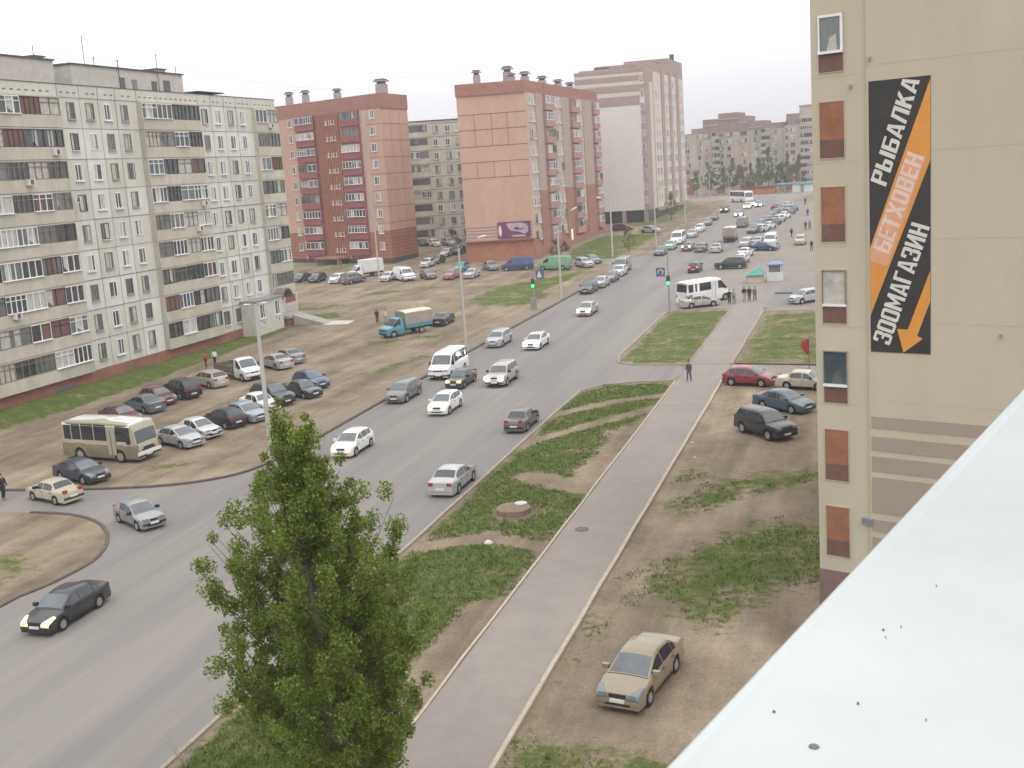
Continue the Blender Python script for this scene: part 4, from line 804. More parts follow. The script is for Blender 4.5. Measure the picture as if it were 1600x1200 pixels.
def vehicle_meshes(kind):
    if kind in PROTO: return PROTO[kind]
    k = KIND[kind]; W = k['W'] / 2; prof = k['prof']; xf, xr = prof[0][0], prof[-1][0]; gl = k['gl']; wf, wb, wr = k['wh']; box = k.get('box')
    H = max(z for _, z in prof); Lh = (xf - xr) / 2; xm = (xf + xr) / 2
    ar = wr + .075
    xs = set(x for x, _ in prof)
    for w in (wf, wb):
        for q in range(13): xs.add(round(w + ar * math.cos(math.pi * q / 12), 3))
    q = xf
    while q > xr: xs.add(round(q, 3)); q -= .22
    xs = sorted((x for x in xs if xr <= x <= xf), reverse=True)
    prof_s = [(x + (-1e-4 * i), z) for i, (x, z) in enumerate(prof)]   # keeps x strictly falling where the ends are upright
    sill = .30 if H > 1.6 else .21
    def belt(x): return k['belt'][0] + (k['belt'][1] - k['belt'][0]) * (xf - x) / (xf - xr)
    def half(x):
        e = abs(x - xm) / Lh; return W * (1 - (.10 if not box else .05) * max(0, (e - .62) / .38) ** 2)
    def ring(x, zt, zlow=None):
        w = half(x); zb = belt(x)
        green = max(0.0, min(1.0, (zt - zb - .04) / (H - zb - .04)))
        rf = (box or .73); wt = w * (.90 - (.90 - rf) * green) if not box else w * (.955 - (.955 - box) * green)
        zbt = min(zb, zt - .035)
        zl = sill if zlow is None else zlow
        for c in (wf, wb):
            if abs(x - c) < ar: zl = max(zl, wr + math.sqrt(max(0, ar * ar - (x - c) ** 2)))
        zl = min(zl, zbt - .06)
        zm = max(zl + .02, min(zl + (zbt - zl) * .5, .62))
        h = [(w * .80, zl), (w * .965, zl), (w, zm), (w * .985, zl + (zbt - zl) * .86 if zl + (zbt - zl) * .86 > zm else zm + .01), (w * .955, zbt), (wt, zt - .05 * (.4 + green)), (wt * .86, zt - .008), (wt * .45, zt + .012), (0, zt + .018)]
        return h
    def full(x, h): return [V((x, y, z)) for y, z in h] + [V((x, -y, z)) for y, z in reversed(h[:-1])]
    st = []
    for x in xs:
        zs = [z for px, z in prof if abs(px - x) < 1e-6]
        if len(zs) > 1: st += [(x, z) for z in zs]
        else: st.append((x, zs[0] if zs else interp(prof_s, x)))
    if st[0][1] > st[1][1] and abs(st[0][0] - st[1][0]) < 1e-6: st[0], st[1] = st[1], st[0]
    mb = MB(); mb.rings([full(x - (1e-3 * 0), ring(x, z)) for x, z in st])
    P = {'body': mb.mesh('body', [MATS['paint_white'], MATS['bus_lower']], 38)}
    if kind == 'bus':
        for p in P['body'].polygons:
            if p.center.z < 1.32 and abs(p.center.y) > .9: p.material_index = 1
    # dark floor that closes the wheel wells
    mb = MB(); mb.box(xr + .12, xf - .12, -W * .80, W * .80, sill - .06, sill + .34); P['underbody'] = mb.mesh('underbody', [MATS['plastic_black']])
    zf = lambda x: interp(prof_s, x)
    def roofpt(x, t):   # t -1..1 across the upper surface
        h = ring(x, zf(x)); wt = h[5][0]; y = t * wt
        pts = [(0, h[8][1]), (h[7][0], h[7][1]), (h[6][0], h[6][1]), (h[5][0], h[5][1])]
        for (a, za), (b, zb) in zip(pts[:-1], pts[1:]):
            if a <= abs(y) <= b + 1e-9: return V((x, y, za + (zb - za) * (abs(y) - a) / (b - a)))
        return V((x, y, h[5][1]))
    def screen(xa, xb, name, ins):
        mb = MB(); rows = []
        d = V((zf(xb) - zf(xa), 0, xa - xb)).normalized() * .012
        if d.z < 0: d = -d
        for f in (ins, .35, .65, 1 - ins * .8):
            x = xa + (xb - xa) * f; rows.append([roofpt(x, t) + d for t in (-.90, -.6, -.3, 0, .3, .6, .90)])
        for a, b in zip(rows[:-1], rows[1:]):
            for q in range(6): mb.face([a[q], a[q + 1], b[q + 1], b[q]])
        P[name] = mb.mesh(name, [MATS['car_glass_pale'] if name == 'windscreen' else MATS['car_glass']], 60, recalc=False)
    screen(gl[0], gl[1], 'windscreen', .06)
    if kind not in ('van', 'cab'): screen(gl[3], gl[2], 'rear_window', .1)
    P['side'] = []
    for (a, b) in k['sd']:
        for s in (1, -1):
            mb = MB(); n = 6; lo, hi = [], []
            for q in range(n + 1):
                x = a + (b - a) * q / n; h = ring(x, zf(x)); (yb, zb_), (yt, zt_) = h[4], h[5]
                def pt(f): return V((x, s * (yb + (yt - yb) * f + .012), zb_ + (zt_ - zb_) * f))
                lo.append(pt(.10)); hi.append(pt(.92 if (zt_ - zb_) > .12 else .5))
            for q in range(n): mb.face([lo[q], lo[q + 1], hi[q + 1], hi[q]])
            P['side'].append(mb.mesh('side_window', [MATS['car_glass']], 60, recalc=False))
    wd_ = .2 if H < 2 else .25
    mb = MB(); mb.lathe([(wr * .62, -wd_ / 2 + .02), (wr * .93, -wd_ / 2), (wr, -wd_ / 2 + .04), (wr, wd_ / 2 - .04), (wr * .93, wd_ / 2), (wr * .62, wd_ / 2 - .02)], 'y', 20); P['tyre'] = mb.mesh('wheel', [MATS['rubber']], 40)
    mb = MB(); mb.lathe([(wr * .64, -wd_ / 2 + .015), (wr * .58, -wd_ / 2 + .005), (wr * .5, -wd_ / 2 + .03), (wr * .18, -wd_ / 2 + .02), (wr * .15, -wd_ / 2 - .005), (.01, -wd_ / 2 - .008)], 'y', 16)
    for q in range(5):
        a = 2 * math.pi * q / 5; mb.hexa([V((math.cos(a + da) * r, -wd_ / 2 + y, math.sin(a + da) * r)) for y in (.028, .004) for r, da in ((wr * .15, -.25), (wr * .15, .25), (wr * .56, .13), (wr * .56, -.13))])
    P['rim'] = mb.mesh('rim', [MATS['rim_dirty'] if kind in ('bus', 'whitebus', 'longbus', 'cab') else MATS['rim_metal']], 40)
    P['wheels'] = [(x, s * (half(x) - wd_ / 2 - .005), wr, s) for x in ((wf, wb) if wb > -8 else (wf,)) for s in (1, -1)]
    # lamps, plates, grille, mirrors, bumpers follow the bonnet and boot lines
    big = H > 2.5; zl = prof[1][1] + (.05 if not big else -.25); old = kind.startswith('old')
    wl = half(xf)
    mb = MB()
    hw, hh = (.20, .085) if not old else (.21, .07)
    def lampbox(mb, x0, x1, y, z, w, h): mb.box(min(x0, x1), max(x0, x1), y - w, y + w, z - h, z + h)
    fx = xf - (0.10 if not big else 0)
    mb = MB()
    mb.hexa([(fx - .14, -hw, -hh), (xf + .008, -hw, -hh), (xf + .008, hw, -hh), (fx - .14, hw, -hh), (fx - .14, -hw * .9, hh), (xf - .05, -hw * .9, hh), (xf - .05, hw * .9, hh), (fx - .14, hw * .9, hh)]); P['headlight'] = mb.mesh('headlight', [MATS['lamp_clear']])
    P['head_at'] = [(0, s * (wl - hw - .03), zl - (.0 if not big else .1)) for s in (1, -1)]
    if kind in ('sedan', 'hatch', 'wagon'):
        P['head_swept'] = []
        for s in (1, -1):
            mb = MB(); rows = []
            for x, f in ((xf - .005, 0), (xf - .06, .25), (xf - .2, .55), (xf - .40, .85), (xf - .52, 1)):
                h = ring(x, zf(x)); (y4, z4), (y5, z5), (y6, z6) = h[4], h[5], h[6]
                yi = y5 * (.50 + .36 * f); zi = roofpt(x, min(1, yi / y5)).z
                lo = max(z4 - .10 * (1 - f) - .02, .46)
                rows.append([V((x + .014, s * yi, zi + .012)), V((x + .014, s * (y5 + .004), z5 + .014)), V((x + .010, s * (y4 + .014), z4 + .006)), V((x + .010, s * (y4 + .016 + .008 * (1 - f)), lo))])
            for a, b in zip(rows[:-1], rows[1:]):
                for q in range(3): mb.face([a[q], a[q + 1], b[q + 1], b[q]])
            mb.face([rows[0][0], rows[0][1], rows[0][2], rows[0][3], V((xf + .012, s * rows[0][0].y * s, .50))])
            P['head_swept'].append(mb.mesh('headlight', [MATS['lamp_clear']], 50, recalc=False))
    P['seams'] = None
    if not box:
        mb = MB(); sd = k['sd']; cuts = [sd[0][0] + .12, (sd[0][1] + sd[1][0]) / 2, sd[1][1] - .02]
        for x in cuts:
            h = ring(x, zf(x))
            for s in (1, -1):
                for (ya, za), (yb, zb_) in zip(h[1:4], h[2:5]): mb.face([(x - .008, s * (ya + .004), za), (x + .008, s * (ya + .004), za), (x + .008, s * (yb + .004), zb_), (x - .008, s * (yb + .004), zb_)])
        for x in (cuts[1] + .12, cuts[2] + .14):
            h = ring(x, zf(x))
            for s in (1, -1): mb.box(x - .09, x + .09, s * (h[3][0] + .012) - .014, s * (h[3][0] + .012) + .014, h[3][1] - .03, h[3][1])
        for s in (1, -1):
            a = ring(wf - ar - .02 if False else wb + ar + .03, zf(wb + ar + .03)); b = ring(wf - ar - .03, zf(wf - ar - .03))
            mb.face([(wb + ar + .03, s * (a[1][0] + .006), a[1][1]), (wf - ar - .03, s * (b[1][0] + .006), b[1][1]), (wf - ar - .03, s * (b[2][0] + .006), b[1][1] + .10), (wb + ar + .03, s * (a[2][0] + .006), a[1][1] + .10)])
        xh = gl[0] + .05; row = [roofpt(xh, t) + V((0, 0, .006)) for t in (-.95, -.5, 0, .5, .95)]; row2 = [roofpt(xh - .04, t) + V((0, 0, .006)) for t in (-.95, -.5, 0, .5, .95)]
        for q in range(4): mb.face([row[q], row[q + 1], row2[q + 1], row2[q]])
        P['seams'] = mb.mesh('trim', [MATS['plastic_black']], None, recalc=False)
    zr = (prof[-2][1] + .24) if H < 2 else prof[-2][1] + .3
    mb = MB(); lampbox(mb, xr - .008, xr + .14, 0, 0, .15 if H < 2 else .08, .10 if H < 1.6 else .16); P['taillight'] = mb.mesh('taillight', [MATS['lamp_red']])
    P['tail_at'] = [(0, s * (half(xr) - (.19 if H < 2 else .12)), zr) for s in (1, -1)]
    mb = MB(); mb.box(fx - .06, xf + .010, -wl + 2 * hw + .08, wl - 2 * hw - .08, zl - .07, zl + .05); mb.box(fx - .06, xf + .008, -.45, .45, .30, .40); P['grille'] = mb.mesh('grille', [MATS['plastic_black']])
    mb = MB(); mb.box(xf - .2, xf + .04, -wl * .97, wl * .97, .40, .50); mb.box(xr - .04, xr + .2, -half(xr) * .97, half(xr) * .97, .40, .52); P['bumper'] = mb.mesh('bumper', [MATS['plastic_black'] if old or kind in ('suv', 'minibus', 'van', 'bus', 'cab') else MATS['paint_white']], None)
    mb = MB(); mb.box(xf, xf + .055, -.26, .26, .425, .535); mb.box(xr - .055, xr, -.26, .26, .5, .61); P['plate'] = mb.mesh('number_plate', [MATS['plate']])
    xmr = k['sd'][0][0] - .05; hm = ring(xmr, zf(xmr))
    for s, nme in ((1, 'mirror_l'), (-1, 'mirror_r')):
        mb = MB(); y0 = hm[4][0]; zz = hm[4][1] + .03; mb.box(xmr - .09, xmr + .06, min(s * (y0 - .02), s * (y0 + .22)), max(s * (y0 - .02), s * (y0 + .22)), zz, zz + (.17 if H < 2 else .28)); P[nme] = mb.mesh('mirror', [MATS['paint_white']], 30)
    # dark wheel arch linings
    PROTO[kind] = P; P['H'] = H; P['half'] = half; P['zf'] = zf
    return P
def slope_matrix(x, y, th):
    f = V((math.cos(th), math.sin(th), 0)); s_ = SLOPE if y < 300 else 0; f.z = s_ * f.y; f.normalize()
    r = V((math.sin(th), -math.cos(th), 0)); r.z = s_ * r.y; r.normalize(); u = r.cross(f)
    return Matrix.Translation(gp(x, y, .012)) @ Matrix(((f.x, -r.x, u.x), (f.y, -r.y, u.y), (f.z, -r.z, u.z))).to_4x4()
def paint(o, m, slot=0):
    o.material_slots[slot].link = 'OBJECT'; o.material_slots[slot].material = m
def dress(root, kind, col, lights, near, dx=0.0):
    P = vehicle_meshes(kind); pm = MATS['paint_' + col]
    def add(me, name, loc=(0, 0, 0), m=None, parent=None, rz=0):
        o = link(me, name, parent or root, V((loc[0] + (dx if parent is None else 0), loc[1], loc[2]))); o.rotation_euler.z = rz
        if m is not None: paint(o, m)
        return o
    b = add(P['body'], 'body' if kind != 'cab' else 'cab', m=pm); add(P['underbody'], 'underbody')
    add(P['windscreen'], 'windscreen')
    if 'rear_window' in P: add(P['rear_window'], 'rear_window')
    for me in P['side']: add(me, 'side_window')
    for (x, y, z, s) in P['wheels']:
        w = add(P['tyre'], 'wheel', (x, y, z), rz=math.pi if s > 0 else 0)
        if near: add(P['rim'], 'rim', parent=w)
    hl = {'high': 'lamp_high', 'yellow': 'lamp_yellow', 'low': 'lamp_low'}.get(lights)
    tl = {'brake': 'lamp_brake', 'brakehi': 'lamp_brakehi'}.get(lights)
    sw = P.get('head_swept')
    for me in (sw or []): add(me, 'headlight', m=MATS[hl] if hl else None)
    if near and P['seams']: add(P['seams'], 'trim')
    for p in ([] if sw else P['head_at']):
        hd_ = add(P['headlight'], 'headlight', p, MATS[hl] if hl else None)
        if lights == 'high': hd_.scale = (1.06, 1.12, 1.5)
    if kind != 'cab':
        for p in P['tail_at']: add(P['taillight'], 'taillight', p, MATS[tl] if tl else None)
    if near:
        add(P['grille'], 'grille'); bp = add(P['bumper'], 'bumper')
        if P['bumper'].materials[0] == MATS['paint_white']: paint(bp, pm)
        if kind != 'cab': add(P['plate'], 'number_plate')
        mm = pm if kind in ('sedan', 'hatch', 'wagon') else MATS['plastic_black']
        add(P['mirror_l'], 'mirror', m=mm); add(P['mirror_r'], 'mirror', m=mm)
    return b
def truck(root, kind, col, lights, near):
    P = vehicle_meshes('cab'); dress(root, 'cab', col, lights, near, dx=1.95)
    tyre, rim = P['tyre'], P['rim']
    for s in (1, -1):
        w = link(tyre, 'wheel', root, V((-1.55, s * .86, .36))); w.rotation_euler.z = math.pi if s > 0 else 0; link(rim, 'rim', w)
    mb = MB(); mb.box(-2.95, 1.9, -.45, .45, .5, .78); mb.box(-2.95, -2.85, -.9, .9, .5, .8); mb.build('chassis', MATS['plastic_black'], root)
    side = MATS['paint_' + (col if kind == 'tarp' else 'brown' if kind == 'pickup' else 'white')]
    mb = MB(); mb.box(-3.0, .55, -1.05, 1.05, .80, .92)
    if kind in ('tarp', 'pickup'):
        mb.box(-3.0, .55, 1.0, 1.05, .92, 1.32); mb.box(-3.0, .55, -1.05, -1.0, .92, 1.32); mb.box(-3.0, -2.95, -1.0, 1.0, .92, 1.32); mb.box(.5, .55, -1.0, 1.0, .92, 1.45)
    mb.build('cargo_bed', side, root)
    if kind == 'tarp':
        mb = MB(); rs = []
        for x in (-3.02, -2.2, -1.2, -.2, .57): rs.append([V((x, y, z + (.02 if abs(x + .7) < 1.5 else 0))) for y, z in ((-1.07, 1.2), (-1.08, 1.9), (-1.06, 2.5), (-.9, 2.62), (0, 2.68), (.9, 2.62), (1.06, 2.5), (1.08, 1.9), (1.07, 1.2))])
        mb.rings(rs); me = mb.build('tarpaulin', [MATS['tarp_grey'], MATS['tarp_top']], root, smooth=40)
        for p in me.data.polygons:
            if p.normal.z > .6: p.material_index = 1
    elif kind == 'box':
        mb = MB(); mb.box(-3.05, .6, -1.1, 1.1, .92, 2.85); mb.box(-3.07, -3.05, -.02, .02, 1.0, 2.8, 1)
        for q in range(6): mb.box(-2.6 + q * .55, -2.57 + q * .55, -1.115, 1.115, 1.0, 2.8, 0)
        mb.build('cargo_box', [MATS['cargo_white'], MATS['metal_grey']], root)
CARS = [
    ('sedan', 'black', -36.77, 42.47, -90, 'low', 'black sedan with dim headlights nearest on the street at the lower left', 'cars driving on the street'),
    ('oldhatch', 'greysilver', -41.85, 55.4, -30, '', 'grey hatchback turning out of the side street by the dirt island', 'cars driving on the street'),
    ('hatch', 'white', -35.41, 71.23, -90, 'low', 'white hatchback driving just behind the tall green poplar', 'cars driving on the street'),
    ('wagon', 'grey', -38.23, 87.26, -90, '', 'grey minivan stopped at the left kerb in front of the white minibus', 'cars driving on the street'),
    ('minibus', 'white', -37.79, 96.84, -90, '', 'white passenger minibus stopped at the left kerb by a lamp post', 'cars driving on the street'),
    ('oldsedan', 'darkgrey', -34.93, 92.33, -90, 'yellow', 'dark sedan with yellow headlights passing the white minibus', 'cars driving on the street'),
    ('hatch', 'white', -32.91, 83.03, -90, 'low', 'white hatchback with lit headlights in front of the dark sedan', 'cars driving on the street'),
    ('suv', 'silverbeige', -31.46, 93.16, -90, 'high', 'beige off-road car with two bright round headlights', 'cars driving on the street'),
    ('wagon', 'silver', -37.65, 111.3, -90, '', 'silver wagon stopped at the left kerb behind the white minibus', 'cars driving on the street'),
    ('sedan', 'white', -33.15, 109.66, -90, 'high', 'white sedan with glaring headlights in the middle of the street', 'cars driving on the street'),
    ('sedan', 'silver', -32.83, 129.85, -90, 'yellow', 'silver sedan with yellow headlights approaching past the traffic light', 'cars driving on the street'),
    ('oldsedan', 'olivegrey', -25.1, 78.11, 90, '', 'dark olive old sedan seen from behind at the right kerb', 'cars driving on the street'),
    ('sedan', 'silver', -25.1, 63.6, 90, '', 'silver sedan with red tail lights seen from behind near the right kerb', 'cars driving on the street'),
    ('hatch', 'black', -25.72, 166.11, 90, 'brake', 'black hatchback with red brake lights at the crossing', 'cars driving on the street'),
    ('sedan', 'grey', -31.39, 195.84, 90, 'brakehi', 'car with glaring brake lights queueing at the crossing', 'cars driving on the street'),
    ('sedan', 'grey', -28.72, 193.1, 90, '', 'grey sedan driving away beside the car with glaring brake lights', 'cars driving on the street'),
    ('sedan', 'silver', -25.94, 191.31, 90, '', 'pale silver car driving away right of the grey sedan', 'cars driving on the street'),
    ('tarp', 'brown', -25.69, 207.95, 90, '', 'brown covered lorry driving away up the street', 'cars driving on the street'),
    ('van', 'greysilver', -26.77, 236.36, 90, '', 'grey van driving away ahead of the brown lorry', 'cars driving on the street'),
    ('suv', 'black', -35.4, 277.07, -90, 'yellow', 'dark off-road car with two yellow headlights far up the street', 'cars driving on the street'),
    ('sedan', 'greysilver', -30.45, 263.02, -90, 'high', 'oncoming car with the widest white headlight glare far up the street', 'cars driving on the street'),
    ('sedan', 'white', -31.08, 286.17, -90, 'yellow', 'oncoming car with greenish headlights behind the brightest glare', 'cars driving on the street'),
    ('sedan', 'greysilver', -31.2, 296.12, -90, 'high', 'oncoming car with pinkish white headlights near the far bus', 'cars driving on the street'),
    ('sedan', 'greysilver', -28.72, 290.08, -90, 'high', 'outermost oncoming car with warm headlights on the far right lane', 'cars driving on the street'),
    ('longbus', 'white', -36.22, 318.09, -62, '', 'long white bus crossing the far end of the street', ''),
    ('sedan', 'maroon', -60.28, 79.05, -24, '', 'maroon sedan half hidden behind the old bus', 'cars parked on the dirt lot'),
    ('sedan', 'bluegrey', -60.75, 83.03, 155, '', 'blue grey sedan with a red tail light next to two maroon cars', 'cars parked on the dirt lot'),
    ('hatch', 'maroon', -61.17, 85.68, -26, '', 'maroon hatchback between the blue grey sedan and the black off-road car', 'cars parked on the dirt lot'),
    ('suv', 'black', -60.51, 88.25, 153, '', 'black off-road car in the row nearest the grass strip', 'cars parked on the dirt lot'),
    ('wagon', 'silverbeige', -60.32, 92.78, 151, '', 'pale silver wagon behind the white pickup in the row by the grass', 'cars parked on the dirt lot'),
    ('pickup', 'white', -59.22, 96.23, -30, '', 'white flatbed pickup parked beside the concrete lamp post', ''),
    ('sedan', 'silver', -57.82, 100.92, 148, '', 'silver sedan just right of the concrete lamp post with its rear to the lot', 'cars parked on the dirt lot'),
    ('sedan', 'greysilver', -57.83, 103.54, 147, '', 'silver grey sedan at the far end of the row by the grass', 'cars parked on the dirt lot'),
    ('oldsedan', 'beige', -50.93, 59.19, 162, '', 'beige old sedan parked by the kerb of the side street', 'cars parked on the dirt lot'),
    ('sedan', 'navy', -52.2, 63.52, -19, '', 'dark navy sedan parked in front of the old bus', 'cars parked on the dirt lot'),
    ('bus', 'busbeige', -53.72, 68.96, -8, '', 'dusty beige old bus with a white roof on the dirt lot', ''),
    ('sedan', 'silver', -50.35, 72.5, -23, '', 'dusty silver sedan right beside the old bus', 'cars parked on the dirt lot'),
    ('oldhatch', 'whitesilver', -50.19, 75.04, -24, '', 'pale hatchback second from the old bus in the roadside row', 'cars parked on the dirt lot'),
    ('hatch', 'black', -49.86, 78.09, 155, '', 'black hatchback in the roadside row between pale cars', 'cars parked on the dirt lot'),
    ('sedan', 'bluesilver', -49.17, 80.06, -26, '', 'pale blue sedan behind the concrete lamp post', 'cars parked on the dirt lot'),
    ('oldsedan', 'white', -49.84, 83.6, -28, '', 'white boxy old sedan right of the concrete lamp post', 'cars parked on the dirt lot'),
    ('suv', 'darkgreen', -49.73, 85.67, -28, '', 'dark green off-road car in the roadside row', 'cars parked on the dirt lot'),
    ('oldsedan', 'darkgrey', -48.29, 88.39, -30, '', 'dark grey sedan with orange indicator near the end of the roadside row', 'cars parked on the dirt lot'),
    ('hatch', 'blue', -49.35, 91.99, -31, '', 'blue hatchback at the far end of the roadside row', 'cars parked on the dirt lot'),
    ('tarp', 'teal', -51.2, 118.8, -126, '', 'teal lorry with a grey tarpaulin cover on the dirt ground', ''),
    ('sedan', 'blackish', -49.13, 125.28, 93, '', 'black sedan parked behind the teal lorry', 'cars parked on the dirt lot'),
    ('sedan', 'blackish', -92.45, 172.84, -90, '', 'dark sedan at the left end of the row before the brick block', 'cars parked in front of the brick blocks'),
    ('hatch', 'navy', -88.86, 171.49, -90, '', 'navy hatchback left of the white car before the brick block', 'cars parked in front of the brick blocks'),
    ('hatch', 'white', -84.02, 169.09, -90, '', 'white hatchback parked before the brick block entrance', 'cars parked in front of the brick blocks'),
    ('suv', 'grey', -80.53, 167.53, 70, '', 'grey off-road car parked between white hatchback and box lorry', 'cars parked in front of the brick blocks'),
    ('box', 'white', -82.14, 175.45, -132, '', 'white box lorry parked before the brick block', ''),
    ('oldhatch', 'white', -75.24, 169.26, -90, '', 'white old hatchback left of the white van', 'cars parked in front of the brick blocks'),
    ('van', 'white', -72.21, 168.74, -46, '', 'white panel van parked before the brick block', ''),
    ('wagon', 'brown', -68.56, 169.83, -51, '', 'brown wagon parked right of the white panel van', 'cars parked in front of the brick blocks'),
    ('hatch', 'pinkred', -64.16, 168.57, -90, '', 'faded red hatchback parked behind the second lamp post', 'cars parked in front of the brick blocks'),
    ('hatch', 'teal', -65.88, 177.88, -90, '', 'teal hatchback behind the second lamp post', 'cars parked in front of the brick blocks'),
    ('sedan', 'silver', -60.93, 169.05, -87, '', 'silver sedan at the right end of the row before the lawn', 'cars parked in front of the brick blocks'),
    ('sedan', 'greysilver', -60.95, 178.5, -55, '', 'pale grey sedan between silver sedan and blue van', 'cars parked in front of the brick blocks'),
    ('van', 'blue', -55.78, 176.71, -167, '', 'blue van parked before the orange base of the brick block', 'cars parked in front of the brick blocks'),
    ('van', 'green', -49.23, 175.54, 177, '', 'light green van parked by the third lamp post', 'cars parked in front of the brick blocks'),
    ('wagon', 'silver', -45.01, 177.45, -50, '', 'silver wagon parked right of the light green van', 'cars parked in front of the brick blocks'),
    ('sedan', 'bluegrey', -44.84, 181.92, -51, '', 'blue grey sedan behind the silver wagon near the lawn', 'cars parked in front of the brick blocks'),
    ('sedan', 'blackish', -92.68, 227.59, -48, '', 'dark sedan in the gap between the two brick blocks', 'cars parked in front of the brick blocks'),
    ('sedan', 'white', -89.24, 225.85, -48, '', 'white sedan beside the dark one in the gap between brick blocks', 'cars parked in front of the brick blocks'),
    ('wagon', 'silver', -85.96, 225.89, -49, '', 'long silver wagon in the gap between the brick blocks', 'cars parked in front of the brick blocks'),
    ('sedan', 'whitesilver', -78.2, 203.96, -90, '', 'pale sedan in the queue of cars in the gap between brick blocks', 'cars parked in front of the brick blocks'),
    ('suv', 'darkgreen', -77.09, 206.93, -90, '', 'dark green off-road car beside the corner of the orange base', 'cars parked in front of the brick blocks'),
    ('hatch', 'darkgreen', -75.36, 191.85, -90, '', 'dark green hatchback in the queue of cars in the gap', 'cars parked in front of the brick blocks'),
    ('hatch', 'whitesilver', -75.43, 187.05, -90, '', 'pale hatchback at the near end of the queue in the gap', 'cars parked in front of the brick blocks'),
    ('wagon', 'maroon', -52.29, 241.03, -10, '', 'maroon wagon parked under the white tower', 'cars parked in front of the brick blocks'),
    ('sedan', 'silver', -44.79, 232.8, -26, '', 'silver sedan parked right of the maroon wagon by the white tower', 'cars parked in front of the brick blocks'),
    ('wagon', 'darkgrey', -37.06, 148.06, -90, '', 'dark grey wagon first in the row along the far left kerb', 'cars parked along the left kerb'),
    ('sedan', 'silver', -36.65, 153.37, -90, '', 'silver sedan second in the row along the far left kerb', 'cars parked along the left kerb'),
    ('sedan', 'grey', -36.46, 158.96, -90, '', 'grey sedan third in the row along the far left kerb', 'cars parked along the left kerb'),
    ('hatch', 'whitesilver', -36.56, 164.96, -90, '', 'pale hatchback in front of the grey van at the far left kerb', 'cars parked along the left kerb'),
    ('van', 'greysilver', -37.22, 169.89, -90, '', 'tall grey van at the end of the row along the left kerb', 'cars parked along the left kerb'),
    ('sedan', 'greengrey', -35.09, 190.58, -90, '', 'green grey sedan parked beyond the side street at the left kerb', 'cars parked along the left kerb'),
    ('hatch', 'lightgreen', -34.87, 198.97, -90, '', 'light green hatchback ahead of the white minibus at the far kerb', 'cars parked along the left kerb'),
    ('minibus', 'white', -35.13, 208.41, -90, '', 'white minibus parked far along the left kerb', 'cars parked along the left kerb'),
    ('sedan', 'silver', -34.24, 219.09, -90, '', 'silver sedan parked behind the far white minibus', 'cars parked along the left kerb'),
    ('wagon', 'whitesilver', -34.4, 230.07, -90, '', 'pale wagon further behind the far white minibus', 'cars parked along the left kerb'),
    ('sedan', 'grey', -34.93, 244.18, -90, '', 'grey sedan parked past the pale wagon on the far kerb', 'cars parked along the left kerb'),
    ('sedan', 'darkgrey', -35.24, 256.37, -90, '', 'dark sedan parked last on the far left kerb', 'cars parked along the left kerb'),
    ('whitebus', 'white', -20.15, 136.39, 49, '', 'white bus with dark windows turning at the crossing', ''),
    ('sedan', 'silverbeige', -20.19, 132.92, 27, '', 'silver beige sedan standing in front of the white bus', 'cars parked beyond the crossing'),
    ('suv', 'darkgreen', -20.8, 168.06, 178, '', 'dark green off-road car nearest the crossing on the far lot', 'cars parked beyond the crossing'),
    ('sedan', 'whitesilver', -19.99, 173.52, -98, '', 'pale sedan right of the dark green off-road car', 'cars parked beyond the crossing'),
    ('sedan', 'white', -20.38, 182.69, 82, '', 'white sedan in the second row of the far lot', 'cars parked beyond the crossing'),
    ('wagon', 'silver', -21.86, 197.76, -97, '', 'silver wagon left of the white van on the far lot', 'cars parked beyond the crossing'),
    ('sedan', 'blue', -18.12, 190.31, -21, '', 'blue sedan below the white van on the far lot', 'cars parked beyond the crossing'),
    ('van', 'white', -17.79, 197.22, -90, '', 'white van standing among the cars on the far lot', 'cars parked beyond the crossing'),
    ('sedan', 'silver', -20.03, 199.17, 83, '', 'silver sedan just left of the white van', 'cars parked beyond the crossing'),
    ('wagon', 'yellowish', -13.01, 197.79, -90, '', 'pale yellow wagon standing alone on the paved lot', 'cars parked beyond the crossing'),
    ('wagon', 'silver', -8.28, 134.18, -135, '', 'silver wagon partly hidden by the corner of the beige block', ''),
    ('sedan', 'red2', -23.26, 277.76, 74, '', 'dark red sedan at the far end of the parked row', 'cars parked beyond the crossing'),
    ('hatch', 'red', -10.2, 91.68, -14, '', 'red hatchback parked at the edge of the driveway', 'cars parked beside the beige block'),
    ('oldsedan', 'beige', -5.85, 90.24, -14, '', 'beige old sedan half hidden by the corner of the beige block', 'cars parked beside the beige block'),
    ('sedan', 'petrol', -6.9, 83.41, -35, '', 'petrol blue sedan parked beside the beige block', 'cars parked beside the beige block'),
    ('suv', 'black', -7.57, 76.39, -46, '', 'black off-road wagon parked on the dirt beside the beige block', 'cars parked beside the beige block'),
    ('sedan', 'champagne', -8.79, 40.02, -100, '', 'champagne sedan parked alone on the dirt nearest the camera', ''),
    ('sedan', 'darkgrey', -22.76, 221.59, -108, '', 'dark grey car first in the left row beyond the white van on the far lot', 'cars parked beyond the crossing'),
    ('hatch', 'silver', -21.63, 223.31, 72, '', 'silver car first in the right row beyond the white van on the far lot', 'cars parked beyond the crossing'),
    ('wagon', 'bluegrey', -22.95, 233.4, -107, '', 'blue grey car second in the left row beyond the white van on the far lot', 'cars parked beyond the crossing'),
    ('sedan', 'whitesilver', -20.9, 228.49, 73, '', 'pale car second in the right row beyond the white van on the far lot', 'cars parked beyond the crossing'),
    ('hatch', 'grey', -22.61, 241.77, -106, '', 'grey car third in the left row beyond the white van on the far lot', 'cars parked beyond the crossing'),
    ('wagon', 'greengrey', -20.62, 236.46, 73, '', 'green grey car third in the right row beyond the white van on the far lot', 'cars parked beyond the crossing'),
